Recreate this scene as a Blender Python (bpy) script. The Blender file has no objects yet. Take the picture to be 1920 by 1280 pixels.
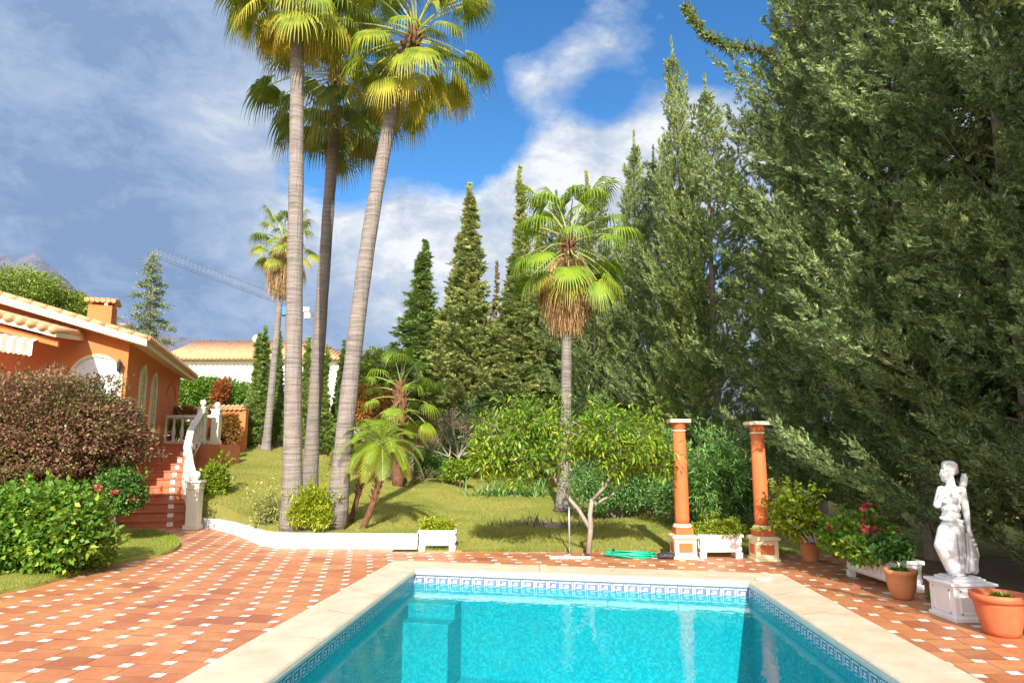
import bpy, bmesh, math, random
import numpy as np
from mathutils import Vector, Matrix
R = math.radians
scene = bpy.context.scene
COL = scene.collection
# ------------------------------------------------------------------ camera model
F = 1300.0; PITCH = math.atan(210 / 1300.0); CH = 1.6
SP, CP = math.sin(PITCH), math.cos(PITCH)
def ray(px, py):
    u = (px - 960) / F; v = (640 - py) / F
    return np.array([u, CP - v * SP, SP + v * CP])
def at(px, py, Y):
    d = ray(px, py); return np.array([0, 0, CH]) + d * (Y / d[1])
def gr(px, py, z=0.0):
    d = ray(px, py); return np.array([0, 0, CH]) + d * ((z - CH) / d[2])
cam = bpy.data.cameras.new('camera'); camo = bpy.data.objects.new('camera', cam); COL.objects.link(camo)
cam.sensor_width = 36; cam.lens = 36 * F / 1920; cam.clip_start = .05; cam.clip_end = 20000
camo.location = (0, 0, CH); camo.rotation_euler = (math.pi / 2 + PITCH, 0, 0)
scene.camera = camo
# ------------------------------------------------------------------ helpers
def tag(o, label=None, cat=None, group=None, kind=None):
    if label: o['label'] = label
    if cat: o['category'] = cat
    if group: o['group'] = group
    if kind: o['kind'] = kind
    return o
def empty(name, loc=(0, 0, 0), label=None, cat=None, group=None, rz=0, parent=None):
    o = bpy.data.objects.new(name, None); COL.objects.link(o)
    o.location = loc; o.rotation_euler = (0, 0, rz); o.empty_display_size = .1
    if parent: o.parent = parent
    return tag(o, label, cat, group)
def link(name, me, mats, parent=None, smooth=False):
    if not isinstance(mats, (list, tuple)): mats = [mats]
    for m in mats: me.materials.append(m)
    if smooth: me.polygons.foreach_set('use_smooth', [True] * len(me.polygons))
    o = bpy.data.objects.new(name, me); COL.objects.link(o)
    if parent: o.parent = parent
    return o
def copy_tree(o, parent=None):
    c = o.copy(); COL.objects.link(c)
    if parent: c.parent = parent
    for ch in list(o.children): copy_tree(ch, c)
    return c
class MB:
    def __init__(s): s.v = []; s.f = []; s.m = []; s.mi = 0
    def add(s, vs, fs):
        b = len(s.v); s.v += [tuple(float(q) for q in p) for p in vs]
        s.f += [tuple(b + i for i in f) for f in fs]; s.m += [s.mi] * len(fs); return s
    def box(s, c, sz, rz=0, taper=1.0):
        x, y, z = [q / 2 for q in sz]; ca, sa = math.cos(rz), math.sin(rz); vs = []
        for dz, k in ((-z, 1), (z, taper)):
            for dx, dy in ((-x, -y), (x, -y), (x, y), (-x, y)):
                vs.append((c[0] + (dx * ca - dy * sa) * k, c[1] + (dx * sa + dy * ca) * k, c[2] + dz))
        return s.add(vs, [(3, 2, 1, 0), (4, 5, 6, 7), (0, 1, 5, 4), (1, 2, 6, 5), (2, 3, 7, 6), (3, 0, 4, 7)])
    def obox(s, o, a, b, c):        # corner + three edge vectors
        o, a, b, c = map(np.array, (o, a, b, c))
        vs = [o, o + a, o + a + b, o + b, o + c, o + a + c, o + a + b + c, o + b + c]
        return s.add(vs, [(3, 2, 1, 0), (4, 5, 6, 7), (0, 1, 5, 4), (1, 2, 6, 5), (2, 3, 7, 6), (3, 0, 4, 7)])
    def prism(s, poly, z0, z1):
        n = len(poly); vs = [(p[0], p[1], z0) for p in poly] + [(p[0], p[1], z1) for p in poly]
        return s.add(vs, [tuple(range(n - 1, -1, -1)), tuple(range(n, 2 * n))] + [(i, (i + 1) % n, n + (i + 1) % n, n + i) for i in range(n)])
    def tube(s, path, rad, n=8, cap=True):
        path = [np.array(p, float) for p in path]
        if not hasattr(rad, '__len__'): rad = [rad] * len(path)
        vs = []; ref = np.array([0.13, .31, .94])
        for i, p in enumerate(path):
            t = path[min(i + 1, len(path) - 1)] - path[max(i - 1, 0)]; t = t / (np.linalg.norm(t) + 1e-9)
            if abs(t @ ref) > .95: ref = np.array([.9, .3, .1])
            a = np.cross(t, ref); a /= np.linalg.norm(a) + 1e-9; b = np.cross(t, a)
            for k in range(n):
                q = 2 * math.pi * k / n; vs.append(p + (a * math.cos(q) + b * math.sin(q)) * rad[i])
        fs = []
        for i in range(len(path) - 1):
            for k in range(n): fs.append((i * n + k, i * n + (k + 1) % n, (i + 1) * n + (k + 1) % n, (i + 1) * n + k))
        if cap: fs += [tuple(range(n - 1, -1, -1)), tuple(range((len(path) - 1) * n, len(path) * n))]
        return s.add(vs, fs)
    def lathe(s, prof, c=(0, 0, 0), n=24, sq=False):
        vs = []; fs = []
        for r, z in prof:
            for k in range(n):
                q = 2 * math.pi * (k + (.5 if n == 4 else 0)) / n; rr = r * (math.sqrt(2) if n == 4 else 1)
                vs.append((c[0] + rr * math.cos(q), c[1] + rr * math.sin(q), c[2] + z))
        for i in range(len(prof) - 1):
            for k in range(n): fs.append((i * n + k, i * n + (k + 1) % n, (i + 1) * n + (k + 1) % n, (i + 1) * n + k))
        fs += [tuple(range(n - 1, -1, -1)), tuple(range((len(prof) - 1) * n, len(prof) * n))]
        return s.add(vs, fs)
    def ball(s, c, r, n=16, sz=(1, 1, 1)):
        m = n // 2; vs = [(c[0], c[1], c[2] - r * sz[2])]
        for i in range(1, m):
            a = -math.pi / 2 + math.pi * i / m
            for k in range(n):
                q = 2 * math.pi * k / n
                vs.append((c[0] + r * sz[0] * math.cos(a) * math.cos(q), c[1] + r * sz[1] * math.cos(a) * math.sin(q), c[2] + r * sz[2] * math.sin(a)))
        vs.append((c[0], c[1], c[2] + r * sz[2])); L = len(vs) - 1; fs = []
        for k in range(n):
            fs.append((0, 1 + (k + 1) % n, 1 + k)); fs.append((L, L - n + k, L - n + (k + 1) % n))
        for i in range(m - 2):
            for k in range(n): fs.append((1 + i * n + k, 1 + i * n + (k + 1) % n, 1 + (i + 1) * n + (k + 1) % n, 1 + (i + 1) * n + k))
        return s.add(vs, fs)
    def build(s, name, mats, parent=None, smooth=False, bevel=0, loc=None, auto=None):
        me = bpy.data.meshes.new(name); me.from_pydata(s.v, [], s.f); me.update()
        me.polygons.foreach_set('material_index', s.m)
        o = link(name, me, mats, parent, smooth)
        if bevel:
            b = o.modifiers.new('bevel', 'BEVEL'); b.width = bevel; b.segments = 2; b.limit_method = 'ANGLE'; b.angle_limit = R(40)
        if loc is not None: o.location = loc
        return o
def quads(name, V, mats, parent=None, attrs=None, midx=None, smooth=False):
    """V: (N,4,3) array of quads as one mesh"""
    N = len(V); me = bpy.data.meshes.new(name)
    me.vertices.add(N * 4); me.vertices.foreach_set('co', np.ascontiguousarray(V, dtype=np.float32).ravel())
    me.loops.add(N * 4); me.loops.foreach_set('vertex_index', np.arange(N * 4, dtype=np.int32))
    me.polygons.add(N); me.polygons.foreach_set('loop_start', np.arange(0, N * 4, 4, dtype=np.int32))
    if midx is not None: me.polygons.foreach_set('material_index', np.asarray(midx, dtype=np.int32))
    me.update(calc_edges=True)
    if attrs:
        for k, a in attrs.items():
            at_ = me.attributes.new(k, 'FLOAT', 'POINT'); at_.data.foreach_set('value', np.ascontiguousarray(a, dtype=np.float32).ravel())
    return link(name, me, mats, parent, smooth)
def grid_mesh(name, P, mats, parent=None, smooth=True):
    """P: (n,m,3)"""
    n, m = P.shape[:2]; me = bpy.data.meshes.new(name); idx = np.arange(n * m).reshape(n, m)
    f = np.stack([idx[:-1, :-1], idx[1:, :-1], idx[1:, 1:], idx[:-1, 1:]], -1).reshape(-1, 4)
    me.from_pydata(P.reshape(-1, 3).tolist(), [], f.tolist()); me.update()
    return link(name, me, mats, parent, smooth)
def unit(a): return a / (np.linalg.norm(a, axis=-1, keepdims=True) + 1e-9)
def leafquads(P, D, U, L, W, fold=.15):
    D = unit(D); S = unit(np.cross(D, U)); N_ = np.cross(S, D)
    L = np.reshape(L, (-1, 1)) * np.ones((len(P), 1)); W = np.reshape(W, (-1, 1)) * np.ones((len(P), 1))
    m = P + D * L * .45 + N_ * W * fold
    return np.stack([P, m + S * W * .5, P + D * L - N_ * L * .12, m - S * W * .5], 1)
# ------------------------------------------------------------------ materials
def nt(name):
    m = bpy.data.materials.new(name); m.use_nodes = True; t = m.node_tree; t.nodes.clear()
    o = t.nodes.new('ShaderNodeOutputMaterial'); return m, t, o
def N(t, typ, **kw):
    n = t.nodes.new(typ)
    for k, v in kw.items():
        if k.startswith('i_'):
            key = k[2:]; key = int(key) if key.isdigit() else key.replace('_', ' ')
            n.inputs[key].default_value = v
        else: setattr(n, k, v)
    return n
def c4(c): return (c[0], c[1], c[2], 1)
def ramp(t, fac, stops, interp='LINEAR'):
    r = t.nodes.new('ShaderNodeValToRGB'); r.color_ramp.interpolation = interp
    e = r.color_ramp.elements
    while len(e) < len(stops): e.new(.5)
    for i, (p, c) in enumerate(stops):
        e[i].position = p; e[i].color = c4(c) if hasattr(c, '__len__') else (c, c, c, 1)
    t.links.new(fac, r.inputs[0]); return r.outputs[0]
def mixc(t, f, a, b, mode='MIX'):
    n = t.nodes.new('ShaderNodeMix'); n.data_type = 'RGBA'; n.blend_type = mode
    for s, v in ((n.inputs[0], f), (n.inputs[6], a), (n.inputs[7], b)):
        if hasattr(v, 'links') or isinstance(v, bpy.types.NodeSocket): t.links.new(v, s)
        else: s.default_value = c4(v) if hasattr(v, '__len__') else v
    return n.outputs[2]
def noise(t, vec, scale, detail=4, rough=.55, dist=0):
    n = N(t, 'ShaderNodeTexNoise', i_Scale=scale, i_Detail=detail, i_Roughness=rough, i_Distortion=dist)
    if vec is not None: t.links.new(vec, n.inputs['Vector'])
    return n.outputs['Fac']
def texco(t, which='Object'): return N(t, 'ShaderNodeTexCoord').outputs[which]
def mat(name, a, b, scale=4, rough=.7, bump=.15, bscale=None, bdist=.01, c=None, detail=6, spec=.5, dirt=None, metallic=0):
    m, t, o = nt(name); tc = texco(t)
    f = noise(t, tc, scale, detail, .6); st = [(.3, a), (.7, b)] if c is None else [(.28, a), (.5, b), (.72, c)]
    col = ramp(t, f, st)
    if dirt:
        f2 = noise(t, tc, dirt[1], 8, .7); k = ramp(t, f2, [(dirt[2], 0.), (dirt[2] + .18, 1.)]); col = mixc(t, k, col, dirt[0])
    p = N(t, 'ShaderNodeBsdfPrincipled', i_Roughness=rough, i_Metallic=metallic); p.inputs['Specular IOR Level'].default_value = spec
    t.links.new(col, p.inputs['Base Color'])
    if bump:
        h = noise(t, tc, bscale or scale * 6, 6, .65); bn = N(t, 'ShaderNodeBump', i_Strength=bump, i_Distance=bdist)
        t.links.new(h, bn.inputs['Height']); t.links.new(bn.outputs[0], p.inputs['Normal'])
    t.links.new(p.outputs[0], o.inputs[0]); return m
def leafmat(name, stops, clump=1.2, rough=.5, trans=.25, tcol=None, clumpcol=None, spec=.35, cl=(.42, .66)):
    m, t, o = nt(name)
    g = N(t, 'ShaderNodeNewGeometry'); tc = texco(t)
    col = ramp(t, g.outputs['Random Per Island'], stops)
    f = noise(t, tc, clump, 3, .5)
    if clumpcol is not None: col = mixc(t, ramp(t, f, [(cl[0], 0.), (cl[1], .75)]), col, clumpcol)
    if name.startswith('cyp') and name != 'cyp_col':
        f2 = noise(t, tc, 2.3, 4, .6); col = mixc(t, ramp(t, f2, [(.62, 0.), (.74, .4)]), col, (.28, .19, .11))
    oi = N(t, 'ShaderNodeObjectInfo'); col = mixc(t, 1.0, col, ramp(t, oi.outputs['Random'], [(0, (.84, .90, .92)), (.5, (1., 1., 1.)), (1, (1.26, 1.18, 1.0))]), 'MULTIPLY')
    p = N(t, 'ShaderNodeBsdfPrincipled', i_Roughness=rough); p.inputs['Specular IOR Level'].default_value = spec
    t.links.new(col, p.inputs['Base Color'])
    tr = N(t, 'ShaderNodeBsdfTranslucent'); t.links.new(mixc(t, .5, col, tcol or stops[-1][1]), tr.inputs[0])
    mx = N(t, 'ShaderNodeMixShader', i_0=trans); t.links.new(p.outputs[0], mx.inputs[1]); t.links.new(tr.outputs[0], mx.inputs[2])
    t.links.new(mx.outputs[0], o.inputs[0]); return m
M = {}
M['stucco_orange'] = mat('stucco_orange', (.62, .17, .045), (.70, .215, .06), 1.6, .85, .25, 60, .004, dirt=((.50, .20, .10), 1.6, .52))
M['stucco_deep'] = mat('stucco_deep', (.55, .13, .035), (.64, .17, .05), 3, .8, .2, 80, .003, dirt=((.44, .16, .08), 4, .54))
M['cream'] = mat('cream', (.72, .60, .36), (.80, .70, .46), 3, .75, .15, 50, .003, dirt=((.5, .42, .28), 5, .62))
M['white_paint'] = mat('white_paint', (.70, .70, .72), (.80, .80, .80), 2, .6, .25, 30, .005, dirt=((.50, .47, .40), 3.5, .58))
M['white_plaster'] = mat('white_plaster', (.74, .73, .70), (.82, .81, .79), 2, .8, .15, 40, .003)
M['balustrade'] = mat('balustrade', (.70, .66, .54), (.78, .74, .64), 4, .75, .2, 60, .003, dirt=((.5, .44, .32), 7, .6))
M['marble'] = mat('marble', (.60, .60, .62), (.70, .70, .70), 5, .55, .15, 60, .003, dirt=((.42, .41, .39), 9, .60))
M['terracotta'] = mat('terracotta', (.50, .19, .075), (.62, .26, .11), 6, .75, .2, 60, .002, dirt=((.62, .42, .28), 7, .62))
M['terracotta_new'] = mat('terracotta_new', (.52, .13, .05), (.60, .17, .07), 6, .6, .15, 60, .002, dirt=((.60, .33, .2), 5, .62))
M['rooftile'] = mat('rooftile', (.50, .20, .09), (.66, .38, .2), 6, .8, .2, 40, .004, c=(.60, .27, .12), dirt=((.6, .5, .36), 3, .58))
M['rooftile_far'] = mat('rooftile_far', (.50, .20, .09), (.66, .38, .2), 2.2, .8, .2, 40, .004, c=(.58, .25, .11))
M['step'] = mat('step', (.46, .13, .06), (.56, .19, .09), 5, .45, .15, 40, .002, dirt=((.62, .33, .2), 5, .6))
M['soil'] = mat('soil', (.10, .055, .03), (.20, .12, .065), 5, .95, .6, 30, .02, c=(.13, .075, .04))
M['bark'] = mat('bark', (.16, .12, .09), (.3, .24, .19), 9, .9, .5, 30, .01)
M['bark_grey'] = mat('bark_grey', (.26, .21, .17), (.42, .36, .31), 9, .9, .4, 30, .01)
M['black'] = mat('black', (.02, .02, .025), (.05, .05, .055), 8, .6, .3, 20, .01)
M['metal'] = mat('metal', (.45, .46, .47), (.6, .6, .6), 8, .3, .05, metallic=.9)
M['steel_grey'] = mat('steel_grey', (.22, .23, .25), (.33, .34, .36), 2, .6, 0)
M['glassdark'] = mat('glassdark', (.16, .26, .20), (.28, .40, .32), 9, .25, .05)
M['glasswhite'] = mat('glasswhite', (.7, .72, .78), (.84, .84, .86), 3, .3, 0)
M['hose'] = mat('hose', (.01, .40, .22), (.02, .5, .3), 8, .35, 0)
M['pole_grey'] = mat('pole_grey', (.4, .42, .42), (.5, .52, .5), 8, .35, 0, metallic=.5)
M['fence'] = mat('fence', (.42, .22, .09), (.58, .33, .14), 3, .85, .3, 30, .01, dirt=((.3, .17, .08), 2, .6))
M['crane'] = mat('crane', (.15, .18, .23), (.2, .23, .29), 2, .6, 0)
M['crane_blue'] = mat('crane_blue', (.03, .16, .45), (.05, .2, .5), 2, .5, 0)
# palm trunk: rings
def trunkmat(name, a, b, rings=16):
    m, t, o = nt(name); tc = texco(t)
    mp = N(t, 'ShaderNodeMapping'); mp.inputs['Scale'].default_value = (1.2, 1.2, rings); t.links.new(tc, mp.inputs[0])
    f = noise(t, mp.outputs[0], 1.4, 5, .6); f2 = noise(t, tc, 2.2, 6, .6)
    mp2 = N(t, 'ShaderNodeMapping'); mp2.inputs['Scale'].default_value = (22, 22, 1.5); t.links.new(tc, mp2.inputs[0]); f3 = noise(t, mp2.outputs[0], 1, 4, .6)
    col = mixc(t, ramp(t, f2, [(.45, 0.), (.75, .4)]), ramp(t, f, [(.3, a), (.62, b)]), (.36, .28, .21))
    col = mixc(t, ramp(t, f3, [(.55, 0.), (.75, .35)]), col, (.1, .08, .06))
    p = N(t, 'ShaderNodeBsdfPrincipled', i_Roughness=.9); t.links.new(col, p.inputs[0])
    ad = N(t, 'ShaderNodeMath', operation='ADD'); t.links.new(f, ad.inputs[0]); t.links.new(f3, ad.inputs[1])
    bn = N(t, 'ShaderNodeBump', i_Strength=.9, i_Distance=.04); t.links.new(ad.outputs[0], bn.inputs['Height']); t.links.new(bn.outputs[0], p.inputs['Normal'])
    t.links.new(p.outputs[0], o.inputs[0]); return m
M['palm_trunk'] = trunkmat('palm_trunk', (.14, .12, .108), (.29, .255, .23))
M['palm_trunk_dark'] = trunkmat('palm_trunk_dark', (.13, .11, .10), (.24, .205, .18))
M['palm_red'] = mat('palm_red', (.10, .04, .022), (.24, .11, .055), 14, .9, .6, 30, .02)
# tiles
def tilemat():
    m, t, o = nt('clay_tile'); g = N(t, 'ShaderNodeNewGeometry'); tc = texco(t)
    col = ramp(t, g.outputs['Random Per Island'], [(0, (.36, .12, .055)), (.3, (.48, .165, .07)), (.7, (.53, .205, .085)), (1, (.58, .26, .115))])
    f = noise(t, tc, 1.3, 5, .6, .5); col = mixc(t, ramp(t, f, [(.42, 0.), (.66, .55)]), col, (.66, .33, .13))
    f2 = noise(t, tc, 7, 6, .7); col = mixc(t, ramp(t, f2, [(.46, 0.), (.72, .65)]), col, (.42, .125, .06)); f4 = noise(t, tc, 3.1, 8, .75); col = mixc(t, ramp(t, f4, [(.58, 0.), (.68, .4)]), col, (.30, .14, .09))
    p = N(t, 'ShaderNodeBsdfPrincipled'); t.links.new(col, p.inputs[0]); t.links.new(ramp(t, f2, [(.3, .38), (.7, .62)]), p.inputs['Roughness'])
    h = noise(t, tc, 40, 6, .6); bn = N(t, 'ShaderNodeBump', i_Strength=.15, i_Distance=.004); t.links.new(h, bn.inputs['Height']); t.links.new(bn.outputs[0], p.inputs['Normal'])
    t.links.new(p.outputs[0], o.inputs[0]); return m
M['tile'] = tilemat()
def smalltile():
    m, t, o = nt('white_tile'); g = N(t, 'ShaderNodeNewGeometry'); tc = texco(t)
    col = ramp(t, g.outputs['Random Per Island'], [(0, (.62, .56, .45)), (.25, (.78, .75, .68)), (1, (.86, .85, .82))])
    f = noise(t, tc, 16, 5, .6); col = mixc(t, ramp(t, f, [(.5, 0.), (.75, .5)]), col, (.5, .36, .25))
    p = N(t, 'ShaderNodeBsdfPrincipled', i_Roughness=.4); t.links.new(col, p.inputs[0]); t.links.new(p.outputs[0], o.inputs[0]); return m
M['tile_white'] = smalltile()
M['grout'] = mat('grout', (.40, .22, .12), (.62, .42, .27), 6, .9, .2)
M['travertine'] = mat('travertine', (.56, .44, .31), (.72, .61, .46), 2.8, .6, .3, 55, .004, dirt=((.42, .27, .18), 14, .60))
M['travertine_face'] = mat('travertine_face', (.66, .60, .5), (.78, .74, .66), 4, .6, .2, 55, .003)
def mosaic():
    m, t, o = nt('pool_mosaic'); tc = texco(t)
    v = N(t, 'ShaderNodeTexVoronoi', i_Scale=38, distance='CHEBYCHEV'); v.inputs['Randomness'].default_value = .0; t.links.new(tc, v.inputs['Vector'])
    w = N(t, 'ShaderNodeTexWhiteNoise'); t.links.new(v.outputs['Position'], w.inputs[0])
    f = noise(t, tc, .9, 4, .6)
    col = ramp(t, w.outputs['Value'], [(0, (.012, .29, .34)), (.5, (.02, .37, .42)), (1, (.06, .49, .52))])
    col = mixc(t, ramp(t, f, [(.35, 0.), (.7, .5)]), col, (.012, .32, .39))
    p = N(t, 'ShaderNodeBsdfPrincipled', i_Roughness=.5); t.links.new(col, p.inputs[0]); t.links.new(p.outputs[0], o.inputs[0]); return m
M['mosaic'] = mosaic()
M['key_blue'] = mat('key_blue', (.12, .17, .32), (.18, .24, .40), 12, .25, 0)
M['key_white'] = mat('key_white', (.7, .74, .8), (.8, .82, .86), 12, .25, 0)
def watermat():
    m, t, o = nt('water'); tc = texco(t)
    mp = N(t, 'ShaderNodeMapping'); mp.inputs['Scale'].default_value = (1, 1, 1); t.links.new(tc, mp.inputs[0])
    h1 = noise(t, mp.outputs[0], 2.2, 3, .5, .4); h2 = noise(t, mp.outputs[0], 9, 3, .5, .6)
    ad = N(t, 'ShaderNodeMath', operation='MULTIPLY_ADD'); ad.inputs[1].default_value = .22; t.links.new(h2, ad.inputs[0]); t.links.new(h1, ad.inputs[2])
    bn = N(t, 'ShaderNodeBump', i_Strength=.25, i_Distance=.025); t.links.new(ad.outputs[0], bn.inputs['Height'])
    tr = N(t, 'ShaderNodeBsdfTransparent'); tr.inputs[0].default_value = (.36, .92, .96, 1)
    gl = N(t, 'ShaderNodeBsdfGlossy', i_Roughness=.02); t.links.new(bn.outputs[0], gl.inputs['Normal'])
    lw = N(t, 'ShaderNodeLayerWeight', i_Blend=.5); t.links.new(bn.outputs[0], lw.inputs['Normal'])
    pw = N(t, 'ShaderNodeMath', operation='POWER'); t.links.new(lw.outputs['Facing'], pw.inputs[0]); pw.inputs[1].default_value = 5
    fr = N(t, 'ShaderNodeMath', operation='MULTIPLY_ADD'); t.links.new(pw.outputs[0], fr.inputs[0]); fr.inputs[1].default_value = .72; fr.inputs[2].default_value = .02
    mx = N(t, 'ShaderNodeMixShader'); t.links.new(fr.outputs[0], mx.inputs[0]); t.links.new(tr.outputs[0], mx.inputs[1]); t.links.new(gl.outputs[0], mx.inputs[2])
    t.links.new(mx.outputs[0], o.inputs[0]); return m
M['water'] = watermat()
def lawnmat():
    m, t, o = nt('lawn'); tc = texco(t)
    f = noise(t, tc, .55, 5, .6); f2 = noise(t, tc, 9, 6, .7); f3 = noise(t, tc, 60, 4, .7)
    col = ramp(t, f, [(.3, (.22, .26, .045)), (.5, (.33, .32, .07)), (.7, (.42, .37, .11))])
    col = mixc(t, ramp(t, f2, [(.4, 0.), (.7, .6)]), col, (.20, .225, .04))
    col = mixc(t, ramp(t, f3, [(.4, 0.), (.7, .5)]), col, (.46, .41, .15))
    p = N(t, 'ShaderNodeBsdfPrincipled', i_Roughness=.95); p.inputs['Specular IOR Level'].default_value = .1; t.links.new(col, p.inputs[0])
    bn = N(t, 'ShaderNodeBump', i_Strength=1, i_Distance=.03); t.links.new(f3, bn.inputs['Height']); t.links.new(bn.outputs[0], p.inputs['Normal'])
    t.links.new(p.outputs[0], o.inputs[0]); return m
M['lawn'] = lawnmat()
M['blade'] = leafmat('blade', [(0, (.20, .25, .035)), (.5, (.33, .33, .065)), (1, (.48, .43, .15))], .8, .7, .3, clumpcol=(.20, .25, .04), cl=(.45, .6))
M['blade_green'] = leafmat('blade_green', [(0, (.12, .20, .02)), (.5, (.22, .31, .04)), (1, (.38, .41, .08))], 1., .7, .3)
M['cyp'] = leafmat('cyp', [(0, (.055, .10, .035)), (.3, (.14, .215, .07)), (.7, (.30, .39, .14)), (1, (.50, .54, .22))], .9, .6, .26, clumpcol=(.085, .155, .05), cl=(.48, .62))  # dark clump and leaf tones stand in for shade between the plumes
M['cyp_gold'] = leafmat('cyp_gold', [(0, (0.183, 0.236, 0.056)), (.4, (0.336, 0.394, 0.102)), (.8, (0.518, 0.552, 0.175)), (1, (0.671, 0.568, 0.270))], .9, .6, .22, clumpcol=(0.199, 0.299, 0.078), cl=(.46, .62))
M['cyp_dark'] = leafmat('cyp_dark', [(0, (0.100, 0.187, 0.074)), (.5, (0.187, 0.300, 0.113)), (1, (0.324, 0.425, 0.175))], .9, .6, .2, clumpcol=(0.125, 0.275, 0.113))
M['cyp_col'] = leafmat('cyp_col', [(0, (0.130, 0.211, 0.052)), (.5, (0.227, 0.341, 0.089)), (1, (0.406, 0.503, 0.149))], 1.2, .6, .2, clumpcol=(0.179, 0.292, 0.075))
M['cedar'] = leafmat('cedar', [(0, (0.108, 0.162, 0.090)), (.5, (0.198, 0.252, 0.144)), (1, (0.360, 0.396, 0.198))], 1.2, .6, .2)
M['pine'] = leafmat('pine', [(0, (0.115, 0.187, 0.029)), (.5, (0.230, 0.316, 0.043)), (1, (0.389, 0.446, 0.071))], .5, .6, .2, clumpcol=(0.101, 0.187, 0.029))
M['purple'] = leafmat('purple', [(0, (0.127, 0.053, 0.037)), (.35, (0.276, 0.116, 0.084)), (.62, (0.425, 0.189, 0.147)), (.84, (0.196, 0.200, 0.053)), (1, (0.322, 0.336, 0.084))], 1.1, .5, .25, clumpcol=(0.127, 0.168, 0.037), cl=(.5, .72))
M['hib'] = leafmat('hib', [(0, (0.063, 0.164, 0.019)), (.4, (0.113, 0.265, 0.037)), (.8, (0.202, 0.380, 0.044)), (1, (0.455, 0.531, 0.063))], 2., .5, .3, spec=.25)
M['glossy'] = leafmat('glossy', [(0, (0.062, 0.156, 0.031)), (.5, (0.125, 0.265, 0.047)), (1, (0.234, 0.390, 0.094))], 2., .25, .2, spec=.6)
M['lime'] = leafmat('lime', [(0, (0.143, 0.242, 0.022)), (.5, (0.275, 0.385, 0.033)), (1, (0.495, 0.528, 0.044))], 2., .4, .35)
M['citrus'] = leafmat('citrus', [(0, (0.087, 0.199, 0.020)), (.4, (0.172, 0.329, 0.031)), (.8, (0.333, 0.475, 0.045)), (1, (0.615, 0.607, 0.063))], 1.6, .35, .35, clumpcol=(0.110, 0.250, 0.037))
M['oleander'] = leafmat('oleander', [(0, (0.069, 0.172, 0.044)), (.5, (0.138, 0.310, 0.086)), (1, (0.293, 0.483, 0.138))], 1.5, .4, .3)
M['autumn'] = leafmat('autumn', [(0, (.22, .07, .02)), (.4, (.40, .15, .04)), (.8, (.45, .24, .06)), (1, (.25, .28, .05))], 2., .6, .3)
M['redleaf'] = leafmat('redleaf', [(0, (.30, .06, .02)), (.6, (.50, .14, .04)), (1, (.4, .25, .06))], 2., .6, .3)
M['twig'] = leafmat('twig', [(0, (.18, .12, .09)), (.6, (.30, .21, .17)), (1, (.24, .26, .08))], 2., .7, .2)
M['flower_pink'] = leafmat('flower_pink', [(0, (.55, .06, .07)), (1, (.68, .17, .15))], 2., .5, .3)
M['flower_red'] = leafmat('flower_red', [(0, (.6, .02, .03)), (1, (.8, .10, .10))], 2., .5, .3)
M['flower_yellow'] = leafmat('flower_yellow', [(0, (.7, .45, .03)), (1, (.85, .6, .08))], 2., .5, .3)
def frondmat(name, g1, g2, straw, brown, trans=.35):
    m, t, o = nt(name); a1 = N(t, 'ShaderNodeAttribute', attribute_name='tip'); a2 = N(t, 'ShaderNodeAttribute', attribute_name='age')
    g = N(t, 'ShaderNodeNewGeometry'); tc = texco(t)
    base = mixc(t, ramp(t, noise(t, tc, 3, 3), [(.4, 0.), (.6, 1.)]), g1, g2)
    ad = N(t, 'ShaderNodeMath', operation='MULTIPLY_ADD'); ad.inputs[1].default_value = .85; t.links.new(a2.outputs['Fac'], ad.inputs[0])
    s1 = N(t, 'ShaderNodeMath', operation='MULTIPLY_ADD'); s1.inputs[1].default_value = .4; s1.inputs[2].default_value = -.1; t.links.new(a1.outputs['Fac'], s1.inputs[0]); t.links.new(s1.outputs[0], ad.inputs[2])
    col = mixc(t, ramp(t, ad.outputs[0], [(.25, 0.), (.6, 1.)]), base, straw)
    col = mixc(t, ramp(t, ad.outputs[0], [(.62, 0.), (.85, 1.)]), col, brown)
    p = N(t, 'ShaderNodeBsdfPrincipled', i_Roughness=.45); t.links.new(col, p.inputs[0])
    tr = N(t, 'ShaderNodeBsdfTranslucent'); t.links.new(col, tr.inputs[0])
    mx = N(t, 'ShaderNodeMixShader', i_0=trans); t.links.new(p.outputs[0], mx.inputs[1]); t.links.new(tr.outputs[0], mx.inputs[2]); t.links.new(mx.outputs[0], o.inputs[0]); return m
M['frond'] = frondmat('frond', (.15, .23, .02), (.34, .38, .03), (.66, .55, .08), (.36, .20, .09))
M['frond_dark'] = frondmat('frond_dark', (.09, .15, .02), (.20, .25, .03), (.38, .34, .07), (.30, .17, .08))
M['frond_lime'] = frondmat('frond_lime', (.17, .29, .02), (.30, .42, .03), (.55, .48, .06), (.42, .22, .09))
M['dead'] = leafmat('dead', [(0, (.34, .20, .09)), (.4, (.52, .33, .15)), (.8, (.66, .45, .23)), (1, (.72, .54, .32))], 2., .8, .25)
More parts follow.
